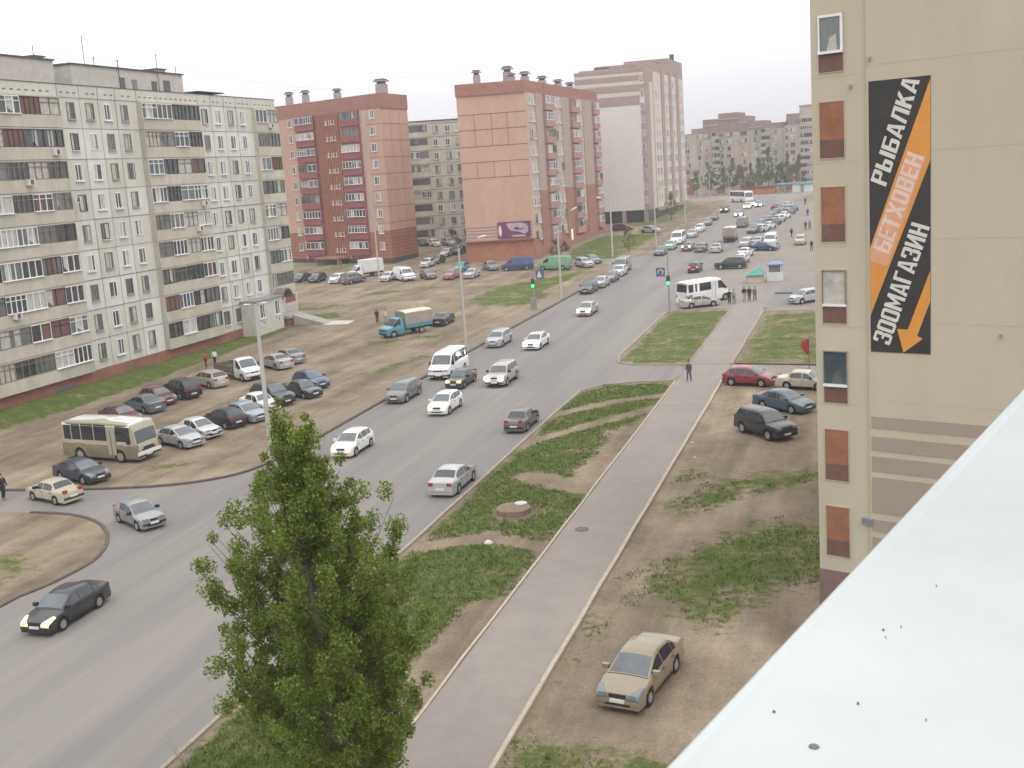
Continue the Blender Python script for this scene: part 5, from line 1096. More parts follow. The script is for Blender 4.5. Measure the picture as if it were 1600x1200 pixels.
    ('sedan', 'navy', -22.41, 251.22, -106, '', 'navy car fourth in the left row beyond the white van on the far lot', 'cars parked beyond the crossing'),
    ('hatch', 'silver', -20.19, 243.51, 73, '', 'silver car fourth in the right row beyond the white van on the far lot', 'cars parked beyond the crossing'),
    ('wagon', 'blackish', -22.15, 260.84, -105, '', 'black car fifth in the left row beyond the white van on the far lot', 'cars parked beyond the crossing'),
    ('sedan', 'white', -19.77, 251.39, 74, '', 'white car fifth in the right row beyond the white van on the far lot', 'cars parked beyond the crossing'),
    ('hatch', 'bluegrey', -21.73, 271.24, -105, '', 'blue grey car sixth in the left row beyond the white van on the far lot', 'cars parked beyond the crossing'),
    ('wagon', 'grey', -19.56, 261.08, 74, '', 'grey car sixth in the right row beyond the white van on the far lot', 'cars parked beyond the crossing'),
    ('sedan', 'silver', -21.31, 280.91, -105, '', 'silver car seventh in the left row beyond the white van on the far lot', 'cars parked beyond the crossing'),
    ('hatch', 'greengrey', -19.36, 269.84, 74, '', 'green grey car seventh in the right row beyond the white van on the far lot', 'cars parked beyond the crossing'),
]

CAT = dict(sedan='car', oldsedan='car', hatch='car', oldhatch='car', wagon='car', suv='car', minibus='minibus', van='van', bus='bus', whitebus='bus', longbus='bus', tarp='lorry', box='lorry', pickup='pickup')
NAME = dict(sedan='sedan', oldsedan='sedan', hatch='hatchback', oldhatch='hatchback', wagon='estate_car', suv='offroad_car', minibus='minibus', van='van', bus='old_bus', whitebus='bus', longbus='bus', tarp='lorry', box='lorry', pickup='pickup_truck')
for (kind, col, x, y, hd, lights, label, group) in CARS:
    root = thing(NAME[kind], (0, 0, 0), label, CAT[kind], group or None)
    root.matrix_world = slope_matrix(x, y, R(hd)) @ Matrix.Scale(1.07 if col == 'champagne' else 1.0, 4)
    near = y < 200
    if kind in ('tarp', 'box', 'pickup'): truck(root, kind, col, lights, near)
    else: dress(root, kind, col, lights, near)
    if kind == 'bus':
        P = vehicle_meshes('bus')
        mb = MB(); mb.rings([[V((x_, y_, z_)) for y_, z_ in ((-1.16, 2.62), (-1.1, 2.80), (-.6, 2.96 - e), (0, 3.0 - e), (.6, 2.96 - e), (1.1, 2.80), (1.16, 2.62))] for x_, e in ((3.15, .14), (2.6, .02), (-2.9, .02), (-3.4, .16))]); mb.box(1.0, 1.7, -.35, .35, 2.97, 3.05); mb.build('roof', MATS['paint_white'], root, smooth=40)
        mb = MB(); mb.box(.98, 1.72, -1.245, -1.225, .55, 2.35); mb.box(1.30, 1.34, -1.26, -1.245, .55, 2.35, 1); mb.build('door', [MATS['paint_busbeige'], MATS['plastic_black']], root)
        mb = MB(); mb.box(3.58, 3.70, -1.15, 1.15, .55, .78); mb.build('front_bumper', MATS['paint_white'], root)
        mb = MB(); mb.box(3.59, 3.63, -.5, .5, .85, 1.1); mb.build('grille', MATS['plastic_black'], root)
    if kind == 'whitebus':
        mb = MB(); mb.rings([[V((x_, y_, z_)) for y_, z_ in ((-1.06, 2.5), (-1.0, 2.68), (-.5, 2.86 - e), (.5, 2.86 - e), (1.0, 2.68), (1.06, 2.5))] for x_, e in ((1.75, .12), (1.2, 0), (-3.1, 0), (-3.35, .12))]); mb.build('roof', MATS['paint_white'], root, smooth=40)
        mb = MB(); mb.box(.35, 1.2, -1.135, -1.115, .45, 2.35); mb.box(.75, .79, -1.15, -1.135, .45, 2.35, 1); mb.build('door', [MATS['paint_white'], MATS['plastic_black']], root)
    if kind == 'minibus' and y < 120:
        mb = MB(); mb.box(-1.9, .2, -.5, .5, 2.25, 2.29); mb.build('roof_rack', MATS['paint_white'], root)

# ------------------------------------------------------------------ street furniture
def lamp_post(x, y, h, label, arm, group='lamp posts along the left kerb', lamps=1, r=.16, m='pole_concrete', hs=1.0):
    t = thing('lamp_post', gp(x, y), label, 'lamp post', group)
    mb = MB(); mb.tube([(0, 0, -.3), (0, 0, h * .5), (0, 0, h)], [r, r * .82, r * .62], 10); mb.build('pole', MATS[m], t, smooth=50)
    for q in range(lamps):
        ax, ay, az = arm if q == 0 else (-arm[0], -arm[1], arm[2])
        mb = MB(); mb.tube([(0, 0, h - .25), (ax * .35, ay * .35, h + az * .7), (ax, ay, h + az)], [.05, .045, .04], 8); a = mb.build('arm', MATS['metal_grey'], t, smooth=50)
        d = V((ax, ay, az * .4)).normalized(); p = V((ax, ay, h + az)); s_ = V((-d.y, d.x, 0)).normalized(); up = s_.cross(d) * -1
        if up.z < 0: up = -up
        mb = MB(); rs = []
        for f, w, hh in ((-.1, .07, .05), (.1, .15, .09), (.5, .17, .11), (.78, .10, .05)):
            f, w, hh = f * hs, w * hs, hh * hs; c = p + d * f; rs.append([c + s_ * w * math.cos(2 * math.pi * k / 8) + up * (hh * math.sin(2 * math.pi * k / 8)) for k in range(8)])
        mb.rings(rs); mb.build('lamp_head', MATS['cargo_white'], t, smooth=50)
    return t
lamp_post(-40.4, 68.6, 10.9, 'thick pale concrete lamp post beside the tall green poplar', (-.28, -.25, .06), lamps=2, r=.19, hs=.55)
lamp_post(-40.2, 108.2, 10.3, 'concrete lamp post behind the white minibus, its arm reaching over the street', (2.1, .3, 1.0))
lamp_post(-39.6, 143.3, 9.0, 'concrete lamp post right of the green traffic light', (1.9, .3, 2.2))
lamp_post(-43.4, 191.0, 9.4, 'lamp post on the lawn in front of the white tower', (-1.6, .2, .5))
lamp_post(-38.5, 204.7, 9.5, 'lamp post left of the far white minibus', (1.5, .2, .7))
lamp_post(-39.9, 246.6, 9.1, 'lamp post below the right edge of the white tower', (1.5, .2, .7))
lamp_post(-40.6, 290, 9.0, 'slim lamp post left of the oncoming dark off-road car', (1.3, .2, .5), r=.13)
lamp_post(-78.3, 172.6, 8.6, 'rusty lamp post standing before the brick block entrance', (.5, -.6, .2), group=None, r=.15)
lamp_post(-52, 352, 7.2, 'distant lamp post before the stepped block, left of a pair', (1, 0, .4), group=None, r=.12)
lamp_post(-44, 356, 7.2, 'distant lamp post above the long white bus', (1, 0, .4), group=None, r=.12)
def traffic_light(x, y, h, zl, label, box, sgn, hs):
    t = thing('traffic_light', gp(x, y), label, 'traffic light', 'traffic lights at the crossing')
    mb = MB(); mb.tube([(0, 0, -.2), (0, 0, h)], [.09, .06], 10); mb.build('pole', MATS['metal_grey'], t, smooth=50)
    mb = MB(); mb.box(-.2, .2, -.28, -.05, zl - .5, zl + .55)
    for q in range(3):
        mb.lathe([(.15, -.28), (.16, -.40)], 'y', 12, 0, (0, 0, zl - .33 + q * .34)) if q else None
    hd = mb.build('signal_head', MATS['metal_dark'], t)
    mb = MB(); mb.lathe([(.19, -.285), (.18, -.31), (.10, -.34), (.01, -.345)], 'y', 18, 0, (0, 0, zl - .30)); mb.build('green_lamp', MATS['signal_green'], hd, smooth=60)
    for q, m in ((.04, 'lamp_red'), (.38, 'lamp_red')):
        mb = MB(); mb.lathe([(.13, -.285), (.10, -.30), (.01, -.305)], 'y', 14, 0, (0, 0, zl + q)); mb.build('dark_lamp', MATS['plastic_black'], hd)
    sx, sz = sgn
    mb = MB(); mb.box(sx - hs, sx + hs, -.10, -.06, sz - hs, sz + hs); sg = mb.build('road_sign', MATS['sign_blue'], t)
    mb = MB()
    if hs > .5: mb.face([(sx - .4, -.105, sz - .3), (sx + .25, -.105, sz - .3), (sx, -.105, sz + .42), (sx - .15, -.105, sz + .42)])
    else:
        for a in range(9): 
            a0, a1 = R(-60 + a * 30), R(-60 + (a + 1) * 30)
            mb.face([(sx + .34 * math.cos(a0), -.105, sz + .34 * math.sin(a0)), (sx + .34 * math.cos(a1), -.105, sz + .34 * math.sin(a1)), (sx + .24 * math.cos(a1), -.105, sz + .24 * math.sin(a1)), (sx + .24 * math.cos(a0), -.105, sz + .24 * math.sin(a0))])
    mb.build('sign_mark', MATS['banner_white'], sg, recalc=False)
    if box:
        mb = MB(); mb.box(-.35, .35, -.55, -.12, -.1, 1.35); mb.box(-.38, .38, -.58, -.09, 1.35, 1.42); mb.build('control_cabinet', MATS['metal_grey'], t)
    return t
traffic_light(-40.7, 134.7, 4.6, 3.2, 'green traffic light with a grey cabinet at its foot, left of the street', True, (.95, 4.2), .52)
t = traffic_light(-23.2, 129.9, 7.4, 3.6, 'traffic light showing green on a tall mast at the right corner of the crossing', False, (-.85, 4.55), .5)
# kiosk, stall, flag
t = thing('kiosk', gp(-13.4, 153.7), 'small white booth with a blue top standing on the paved lot', 'kiosk')
mb = MB(); mb.box(-.95, .95, -.8, .8, 0, 1.15); mb.box(-.98, .98, -.83, .83, 0, .12); mb.build('booth', MATS['kiosk_white'], t)
mb = MB(); mb.box(-.88, .88, -.74, .74, 1.15, 2.05); mb.build('glazing', MATS['pane_mid'], t)
mb = MB(); mb.prism([(-1.05, -.9), (1.05, -.9), (1.05, .9), (-1.05, .9)], 2.05, 2.2); mb.rings([[(-.9, -.78, 2.2), (.9, -.78, 2.2), (.9, .78, 2.2), (-.9, .78, 2.2)], [(-.5, -.4, 2.45), (.5, -.4, 2.45), (.5, .4, 2.45), (-.5, .4, 2.45)]]); mb.build('roof', MATS['kiosk_blue'], t)
for s in (-1, 1):
    for u in (-.8, .8): mb = MB(); mb.box(u - .06, u + .06, s * .76 - .04, s * .76 + .04, 1.15, 2.05); mb.build('post', MATS['kiosk_white'], t)
t = thing('market_stall', gp(-15.8, 152.6), 'low stall under a slanting teal awning on the paved lot', 'stall')
mb = MB(); mb.box(-1.1, 1.0, -.6, .6, 0, .85); mb.build('counter', MATS['tower_cream'], t)
mb = MB(); mb.hexa([(-1.3, -.9, .95), (1.2, -.9, .95), (1.2, .8, 1.0), (-1.3, .8, 1.0), (.3, -.5, 1.95), (.6, -.5, 2.05), (.6, .5, 2.05), (.3, .5, 1.95)]); mb.build('awning', MATS['awning_teal'], t)
for u in (-1.1, 1.0): mb = MB(); mb.tube([(u, -.75, 0), (u, -.75, 1.0)], .03, 6); mb.build('post', MATS['metal_grey'], t)
t = thing('flag', gp(-5.9, 97.4), 'red drooping flag on a dark red pole by the corner of the beige block', 'flag')
mb = MB(); mb.tube([(0, 0, 0), (0, 0, 2.5)], .04, 8); mb.build('pole', MATS['maroon_panel'], t)
mb = MB(); rs = []
for (z, w, o_) in ((2.5, .35, -.2), (2.2, .55, -.3), (1.8, .5, -.3), (1.4, .25, -.18), (1.2, .1, -.06)):
    rs.append([V((o_ + w * (u - .5) * 1.2, .08 * math.sin(u * 9 + z * 3), z + .1 * u)) for u in [q / 8 for q in range(9)]])
mb.rings(rs, closed=False); fl = mb.build('cloth', mat('flag_red', (.36, .04, .045), .7), t, smooth=60, recalc=False)
sm = fl.modifiers.new('thickness', 'SOLIDIFY'); sm.thickness = .015
# manholes, concrete well, litter, guard rails
t = thing('concrete_well', gp(-19.9, 59.3), 'low round concrete well with a pale lid in the grass strip', 'well')
mb = MB(); mb.lathe([(1.0, -.2), (.98, .28), (.9, .34), (.01, .36)], 'z', 24); mb.build('ring', mat('well_concrete', (.20, .155, .115), .95, .2, 3), t, smooth=40)
mb = MB(); mb.lathe([(.36, 0), (.36, .07), (.01, .08)], 'z', 18, 0, (.3, .45, .36)); mb.build('lid', MATS['concrete_pale'], t, smooth=40)
t = thing('manhole', gp(-15.3, 56.75, .046), 'round manhole cover set in the pavement', 'manhole')
mb = MB(); mb.lathe([(.38, 0), (.38, .012), (.30, .014), (.30, .006), (.01, .006)], 'z', 24); mb.build('cover', mat('iron_rust', (.13, .11, .10), .8, .2, 8), t)
mb = MB(); rs = [[(-.2, -.12, 0), (.15, -.16, 0), (.22, .1, 0), (-.12, .18, 0)], [(-.18, -.1, .12), (.1, -.12, .16), (.2, .1, .1), (-.1, .14, .14)], [(-.05, -.03, .2), (.04, -.04, .2), (.05, .05, .18), (-.04, .06, .19)]]; mb.rings(rs)
tag(mb.build('litter_bag', MATS['banner_white'], None, smooth=60), 'white crumpled bag lying in the grass left of the pavement', 'bag').location = gp(-19.7, 54.2, .02)
rr = random.Random(21)
for i, (x, y, c) in enumerate(((-12.1, 74.2, 'white scrap of litter in the dirt near the black off-road wagon'), (-11.4, 70.6, 'pale scrap of litter on the bare soil right of the pavement'), (-18.2, 39.5, 'small pale scrap of litter in the grass beside the big poplar'))):
    mb = MB(); mb.rings([[(-.12, -.06, 0), (.1, -.09, 0), (.13, .05, 0), (-.08, .1, 0)], [(-.08, -.04, .05), (.06, -.05, .08), (.08, .03, .06), (-.05, .06, .05)]]); tag(mb.build('litter', MATS['banner_white'], None, smooth=60), c, 'litter').location = gp(x, y, .02)

# ------------------------------------------------------------------ people
def skin_mesh(name, joints, bones, m, parent, sub=1):
    me = bpy.data.meshes.new(name); keys = list(joints)
    me.from_pydata([joints[k][0] for k in keys], [(keys.index(a), keys.index(b)) for a, b in bones], [])
    me.materials.append(m); o = link(me, name, parent)
    sk = o.modifiers.new('skin', 'SKIN'); sk.use_smooth_shade = True
    lay = me.skin_vertices[0] if me.skin_vertices else None
    if lay is None:
        bm = bmesh.new(); bm.from_mesh(me); bm.verts.layers.skin.verify(); bm.to_mesh(me); bm.free(); lay = me.skin_vertices[0]
    for i, k in enumerate(keys):
        r = joints[k][1]; lay.data[i].radius = r if isinstance(r, tuple) else (r, r); lay.data[i].use_root = (i == 0)
    if sub: sb = o.modifiers.new('subdivision', 'SUBSURF'); sb.levels = sub; sb.render_levels = sub
    return o
def person(x, y, hd, label, jacket, legs, hair=(.03, .022, .015), stride=.18, arm=.12, h=1.72, group=None, bare=False):
    t = thing('person', gp(x, y, .05 if -16.3 < x < -12.6 and y < 139 else .012), label, 'person', group); t.rotation_euler = (0, 0, R(hd) - math.pi / 2); s = h / 1.75; t.scale = (s, s, s)
    skin = mat('skin', (.42, .26, .19), .6, .06, 5)
    J = {'pelvis': ((0, 0, .95), (.12, .09)), 'waist': ((0, 0, 1.12), (.12, .085)), 'chest': ((0, .01, 1.32), (.15, .10)), 'neck0': ((0, 0, 1.46), (.07, .06)), 'neck': ((0, .01, 1.53), (.05, .05)), 'head': ((0, .03, 1.62), (.075, .088)), 'crown': ((0, .015, 1.70), (.07, .08))}
    Bn = [('pelvis', 'waist'), ('waist', 'chest'), ('chest', 'neck0'), ('neck0', 'neck'), ('neck', 'head'), ('head', 'crown')]
    for sd, n in ((1, 'l'), (-1, 'r')):
        f = stride * sd; a = -arm * sd
        J.update({'sh' + n: ((.185 * sd, 0, 1.41), (.055, .055)), 'el' + n: ((.23 * sd, a * .6 - .03, 1.14), (.043, .043)), 'wr' + n: ((.235 * sd, a * 1.3 + .05, .91), (.028, .03)), 'pa' + n: ((.235 * sd, a * 1.4 + .07, .84), (.018, .036)),
                  'hip' + n: ((.09 * sd, 0, .89), (.085, .085)), 'kn' + n: ((.10 * sd, f * .65 + .03, .49), (.058, .058)), 'an' + n: ((.10 * sd, f * 1.15 - .03, .09), (.04, .042)), 'to' + n: ((.11 * sd, f * 1.15 + .13, .035), (.035, .03))})
        Bn += [('chest', 'sh' + n), ('sh' + n, 'el' + n), ('el' + n, 'wr' + n), ('wr' + n, 'pa' + n), ('pelvis', 'hip' + n), ('hip' + n, 'kn' + n), ('kn' + n, 'an' + n), ('an' + n, 'to' + n)]
        for q in range(4):   # fingers, slightly curled, then the thumb from the side of the palm
            yy = a * 1.4 + .07 + (q - 1.5) * .019; L = (.075, .09, .082, .06)[q]
            J['f%d' % q + n] = ((.237 * sd, yy + .004, .80 - L * .4), (.0085, .0085)); J['g%d' % q + n] = ((.225 * sd, yy + .008, .80 - L), (.007, .007)); Bn += [('pa' + n, 'f%d' % q + n), ('f%d' % q + n, 'g%d' % q + n)]
        J['th' + n] = ((.222 * sd, a * 1.4 + .12, .83), (.010, .010)); J['ti' + n] = ((.21 * sd, a * 1.4 + .128, .785), (.008, .008)); Bn += [('wr' + n, 'th' + n), ('th' + n, 'ti' + n)]
    skin_mesh('body', J, Bn, skin, t)
    g = lambda k, e: (J[k][0], tuple(r + e for r in J[k][1]))
    e = .022
    A = {'waist': ((0, 0, 1.08), (.155, .12)), 'hem': ((0, 0, .90), (.165, .13)), 'chest': g('chest', e), 'collar': ((0, .0, 1.475), (.075, .068))}
    ab = [('waist', 'hem'), ('waist', 'chest'), ('chest', 'collar')]
    for n in 'lr': A.update({'sh' + n: g('sh' + n, e), 'el' + n: g('el' + n, e * .8), 'wr' + n: g('wr' + n, e * .6)}); ab += [('chest', 'sh' + n), ('sh' + n, 'el' + n), ('el' + n, 'wr' + n)]
    skin_mesh('jacket', A, ab, jacket, t)
    A = {'pelvis': g('pelvis', .012)}; ab = []
    for n in 'lr': A.update({'hip' + n: g('hip' + n, .016), 'kn' + n: g('kn' + n, .018), 'an' + n: g('an' + n, .024)}); ab += [('pelvis', 'hip' + n), ('hip' + n, 'kn' + n), ('kn' + n, 'an' + n)]
    skin_mesh('trousers', A, ab, legs, t)
    for n in 'lr': a, b = J['an' + n][0], J['to' + n][0]; skin_mesh('shoe', {'a': ((a[0], a[1] - .03, .05), (.048, .045)), 'b': ((b[0], b[1] + .01, .038), (.045, .036))}, [('a', 'b')], MATS['rubber'], t)
    hm = mat('hair_%02d' % int(hair[0] * 100), hair, .6)
    mb = MB(); rs = []
    for k, (z, r) in enumerate(((1.60, .10), (1.66, .112), (1.73, .10), (1.775, .065), (1.79, .01))): rs.append([V((r * .86 * math.cos(q * math.pi / 6), -.012 - .012 * (k < 2) + r * math.sin(q * math.pi / 6) * (1 if math.sin(q * math.pi / 6) < 0 or k > 1 else .35), z)) for q in range(12)])
    mb.rings(rs); mb.build('hair', hm, t, smooth=70)
    mb = MB()
    for sx in (-.032, .032): mb.box(sx - .011, sx + .011, .105, .118, 1.625, 1.637)
    mb.box(-.022, .022, .108, .12, 1.555, 1.562); mb.build('face', MATS['plastic_black'], t)
    mb = MB(); mb.rings([[(-.008, .105, 1.63), (.008, .105, 1.63), (0, .118, 1.63)], [(-.015, .105, 1.585), (.015, .105, 1.585), (0, .138, 1.587)]])
    for sx in (-1, 1): mb.box(sx * .082 - .008, sx * .082 + .008, .0, .035, 1.595, 1.645)
    mb.build('nose_and_ears', skin, t, smooth=60)
    return t
cl = lambda n, c: mat('cloth_' + n, c, .9, .1, 6)
DK, NV, GR, BG, RD, WH, PU, JN = cl('black', (.02, .02, .023)), cl('navy', (.035, .04, .07)), cl('grey', (.16, .155, .15)), cl('beige', (.40, .32, .24)), cl('red', (.42, .05, .04)), cl('white', (.62, .60, .57)), cl('violet', (.10, .065, .14)), cl('jeans', (.07, .09, .14))
PG = 'people on the pavement by the crossing'
person(-15.2, 92.8, -95, 'person in a violet jacket walking alone on the pavement at the driveway', PU, JN)
person(-16.95, 134.2, -70, 'person in black standing right beside the silver beige car', DK, DK, stride=.05, group=PG)
person(-16.45, 134.5, -110, 'person in a beige coat next to the silver beige car', BG, GR, stride=.08, group=PG)
person(-15.45, 135.9, -85, 'person in dark jacket and pale trousers, left of three walking abreast', DK, BG, group=PG)
person(-14.85, 135.9, -90, 'person all in black, middle of three walking abreast', DK, DK, stride=-.18, arm=-.12, group=PG)
person(-14.2, 135.7, -95, 'person in a grey jacket, right of three walking abreast', GR, JN, group=PG)
person(-65.9, 101.0, 200, 'person in a red jacket standing on the grass edge behind the parked cars', RD, DK, stride=.03, group='people by the parked cars')
person(-65.6, 102.2, 160, 'person in a white jacket standing on the grass edge behind the parked cars', WH, DK, stride=.04, group='people by the parked cars')
person(-58.3, 126.9, -60, 'person in black behind the cab of the teal lorry', DK, DK, stride=.04, group='people by the teal lorry')
person(-57.0, 126.6, -150, 'person in pale clothes beside the one in black behind the teal lorry', WH, BG, stride=.04, group='people by the teal lorry')
person(-54.75, 58.9, -20, 'person in dark clothes at the left edge by the side street', DK, DK, stride=.1)
for (x, y, c, l) in ((-15.3, 209.8, DK, 'distant person in dark clothes left of the pale yellow car'), (-13.6, 221.9, DK, 'distant dark figure behind the pale yellow car, taller of two'), (-12.9, 222.8, GR, 'distant grey figure right of the taller dark one'), (-15.1, 253.9, PU, 'distant person in violet grey on the far lot'), (-17.6, 288, DK, 'farthest dark figure on the paved lot by the beige block corner'), (-10.6, 186.9, DK, 'distant person in dark clothes below the pale yellow car')):
    person(x, y, -90 + random.uniform(-40, 40), l, c, DK, group='people on the far lot')

# ------------------------------------------------------------------ trees and bushes
def leaf_cloud(mb, centers, rnd, per, size, spread):
    for c, r in centers:
        for _ in range(int(per * max(.3, r / spread))):
            a, b, d = rnd.gauss(0, 1), rnd.gauss(0, 1), rnd.gauss(0, 1); q = V((a, b, d)); q = q.normalized() * r * rnd.random() ** .45 if q.length else q
            q.z *= 1.15
            p = c + q; s = size * rnd.uniform(.65, 1.35)
            n = V((rnd.gauss(0, .7), rnd.gauss(0, .7), rnd.gauss(.35, .7))).normalized(); u = n.orthogonal().normalized(); w = n.cross(u); k = rnd.uniform(0, 6.28); u, w = u * math.cos(k) + w * math.sin(k), w * math.cos(k) - u * math.sin(k)
            mb.face([p - u * s, p + w * s * .72 + n * s * .12, p + u * s, p - w * s * .72 + n * s * .12])
def big_poplar():
    rnd = random.Random(4); base = gp(-16.25, 28.7)
    t = thing('poplar', base, 'tall bushy green poplar in the foreground, growing between the street and the pavement', 'tree')
    H_ = 12.7
    # crown half width against height, narrow spires above, broad below
    prof = [(.4, 1.9), (3, 2.75), (5, 2.95), (7, 2.85), (8.6, 2.55), (10.0, 1.75), (11.0, 1.15), (12.2, .72), (13.3, .28)]
    def wid(z): return interp([(-a, b) for a, b in prof], -z)
    wood = MB(); tr = [V((.12 * math.sin(z * .5), .1 * math.cos(z * .4), z)) for z in [H_ * q / 10 for q in range(11)]]
    wood.tube(tr, [.19 * (1 - q / 10.6) + .012 for q in range(11)], 9)
    cents = []
    limbs = MB()
    nb = 172
    for i in range(nb):
        z0 = 1.0 + (H_ - 2.0) * (i / nb) ** .92; a = i * 2.4 + rnd.uniform(-.5, .5); w = wid(min(H_, z0 + 1.2)) * rnd.uniform(.5, 1.15)
        # a thinner side facing the street leaves bare openings high on the left
        L = w; top = V((math.cos(a) * L, math.sin(a) * L, min(H_ + .1, z0 + rnd.uniform(.6, 1.3) + L * .75)))
        s0 = V((.12 * math.sin(z0 * .5), .1 * math.cos(z0 * .4), z0)); mid = (s0 + top) / 2 + V((math.cos(a) * .12 * L, math.sin(a) * .12 * L, -.22))
        limbs.tube([s0, mid, top], [.045 * (1 - z0 / 16), .028 * (1 - z0 / 18), .008], 5)
        n = 3 + int(L * 2.2)
        for q in range(n):
            f = .35 + .65 * q / max(1, n - 1); p = s0.lerp(mid, f * 2) if f < .5 else mid.lerp(top, f * 2 - 1)
            side = math.cos(a) * -.75 + math.sin(a) * -.3
            if z0 > 6.4 and z0 < 11.0 and rnd.random() < .36 + .34 * max(0, side): continue
            cents.append((p + V((rnd.gauss(0, .12), rnd.gauss(0, .12), rnd.gauss(0, .15))), rnd.uniform(.17, .36)))
    for (dx, dy, z1) in ((-.42, .1, 13.6), (.48, .2, 13.2), (-.65, -.2, 12.1), (.75, .1, 11.9), (1.5, .3, 10.4), (2.1, .2, 9.2), (-1.5, .2, 10.0), (1.0, -.5, 11.2)):
        s0 = V((dx * .25, dy * .25, z1 - 3)); top = V((dx, dy, z1)); limbs.tube([s0, (s0 + top) / 2 + V((dx * .2, 0, 0)), top], [.04, .025, .008], 5)
        for q in range(12): f = q / 11; cents.append((s0.lerp(top, f) + V((dx * .1 + rnd.gauss(0, .08), rnd.gauss(0, .1), 0)), .31 - .17 * f))
    for (a, z, L) in ((3.4, 8.6, 2.0), (3.7, 6.2, 2.7), (3.3, 5.3, 2.7), (3.0, 3.9, 2.7), (-.2, 5.6, 2.6), (.1, 3.8, 2.2), (.2, 8.3, 2.2), (-.3, 7.4, 2.6), (3.5, 4.9, 2.9)):
        s0 = V((0, 0, z - 1.2)); top = V((math.cos(a) * L, math.sin(a) * L, z)); limbs.tube([s0, top * .5 + V((0, 0, z * .5 - .5)), top], [.04, .026, .007], 5)
        for q in range(8): cents.append((s0.lerp(top, .35 + .65 * q / 7) + V((rnd.gauss(0, .12), rnd.gauss(0, .12), rnd.gauss(0, .12))), rnd.uniform(.14, .27)))
    def lean(p): return V((p.x + .95 - .075 * p.z, p.y, p.z))
    for q in (wood, limbs): q.v = [lean(p) for p in q.v]
    cents = [(lean(c), r) for c, r in cents]
    wood.build('trunk', MATS['bark'], t, smooth=60); limbs.build('limbs', MATS['bark'], t, smooth=60)
    mb = MB(); leaf_cloud(mb, cents, rnd, 165, .043, .27)
    print('leaves', len(mb.f)); mb.build('crown', MATS['leaf_poplar'], t, recalc=False)
    return t
big_poplar()
def small_tree(x, y, h, w, label, seed, size=.12, per=40, group=None, m='leaf_far', low=.25, name='tree'):
    rnd = random.Random(seed); t = thing(name, gp(x, y), label, 'tree', group)
    mb = MB(); mb.tube([(0, 0, -.1), (rnd.uniform(-.1, .1), 0, h * .5), (0, 0, h * .95)], [.02 * h * .5 + .03, .01 * h + .02, .01], 7)
    cents = []
    for q in range(int(14 + h * 1.6)):
        z = h * rnd.uniform(low, 1.0); f = (z / h - low) / (1 - low); r = w * (math.sin(min(1, f * 1.15 + .12) * math.pi) ** .7 if f < .9 else .25) * rnd.random() ** .5; a = rnd.uniform(0, 6.28)
        c = V((r * math.cos(a), r * math.sin(a), z)); cents.append((c, w * rnd.uniform(.16, .34)))
        if q % 2: mb.tube([(0, 0, max(.2, z - r * .9 - .2)), tuple(c)], [.03, .008], 4)
    mb.build('trunk', MATS['bark'], t)
    mb = MB(); leaf_cloud(mb, cents, rnd, per, size, w * .25); mb.build('crown', MATS[m], t, recalc=False); return t
BT = 'young trees along the far street'
small_tree(-41.6, 196, 4.6, 1.4, 'small leafy tree on the lawn beside the lamp post below the white tower', 1, .10, 46)
small_tree(-45.5, 262, 6.0, 1.9, 'leafy tree at the right foot of the white tower', 2, .13, 46)
small_tree(-55.2, 198, 2.4, 1.2, 'low dark bush at the corner of the orange brick base', 3, .08, 40, m='leaf_bush', low=.05, name='bush')
small_tree(-55.0, 203.5, 1.8, 1.1, 'second low bush further along the brick block', 4, .08, 40, m='leaf_bush', low=.05, name='bush')
small_tree(-86, 228, 3.0, 2.4, 'bushy green shrub before the grey block in the gap', 5, .11, 46, m='leaf_bush', low=.05, name='bush')
rnd = random.Random(77)
SPOT = [('left end of the far row', -63), ('by the left lamp post of the far pair', -57.5), ('left of the far bus', -53.5), ('above the rear of the far bus', -49.5), ('above the far bus, before the mauve steps', -46), ('above the front of the far bus', -43), ('between the two far blocks, left', -40), ('before the tall window strip of the stepped block', -37.2), ('before the right half of the stepped block', -34.5), ('between the two far blocks, right', -31.5), ('before the dark base of the rightmost far block', -28.5), ('at the right end of the far row', -25.2)]
for i, (wd_, x) in enumerate(SPOT):
    small_tree(x + rnd.uniform(-.6, .6), 382 + rnd.uniform(-6, 6), rnd.uniform(8.5, 14.5) if i > 1 else 8, rnd.uniform(1.7, 2.7), 'slim spring-green tree ' + wd_, 40 + i, .26, 40, BT)
# overhead cables between the roofs
for (a, b, l) in (((-76, 117.2, 34.4), (-96, 201.5, 37.5), 'thin cable strung from the grey panel block to the roof of the left brick block'), ((-75.6, 84.3, 35.0), (-75.6, 105.8, 34.3), 'thin cable strung between the roof antennas of the grey panel block'), ((-86.5, 195, 38.0), (-67, 191.5, 37.6), 'thin cable strung between the chimneys of the two brick blocks')):
    a, b = V(a), V(b); mb = MB(); pts = [a.lerp(b, q / 12) - V((0, 0, .03 * (b - a).length * (q / 12) * (1 - q / 12))) for q in range(13)]; mb.tube([p - a for p in pts], .013, 5)
    tag(mb.build('cable', MATS['metal_dark'], None), l, 'cable', 'overhead cables').location = a
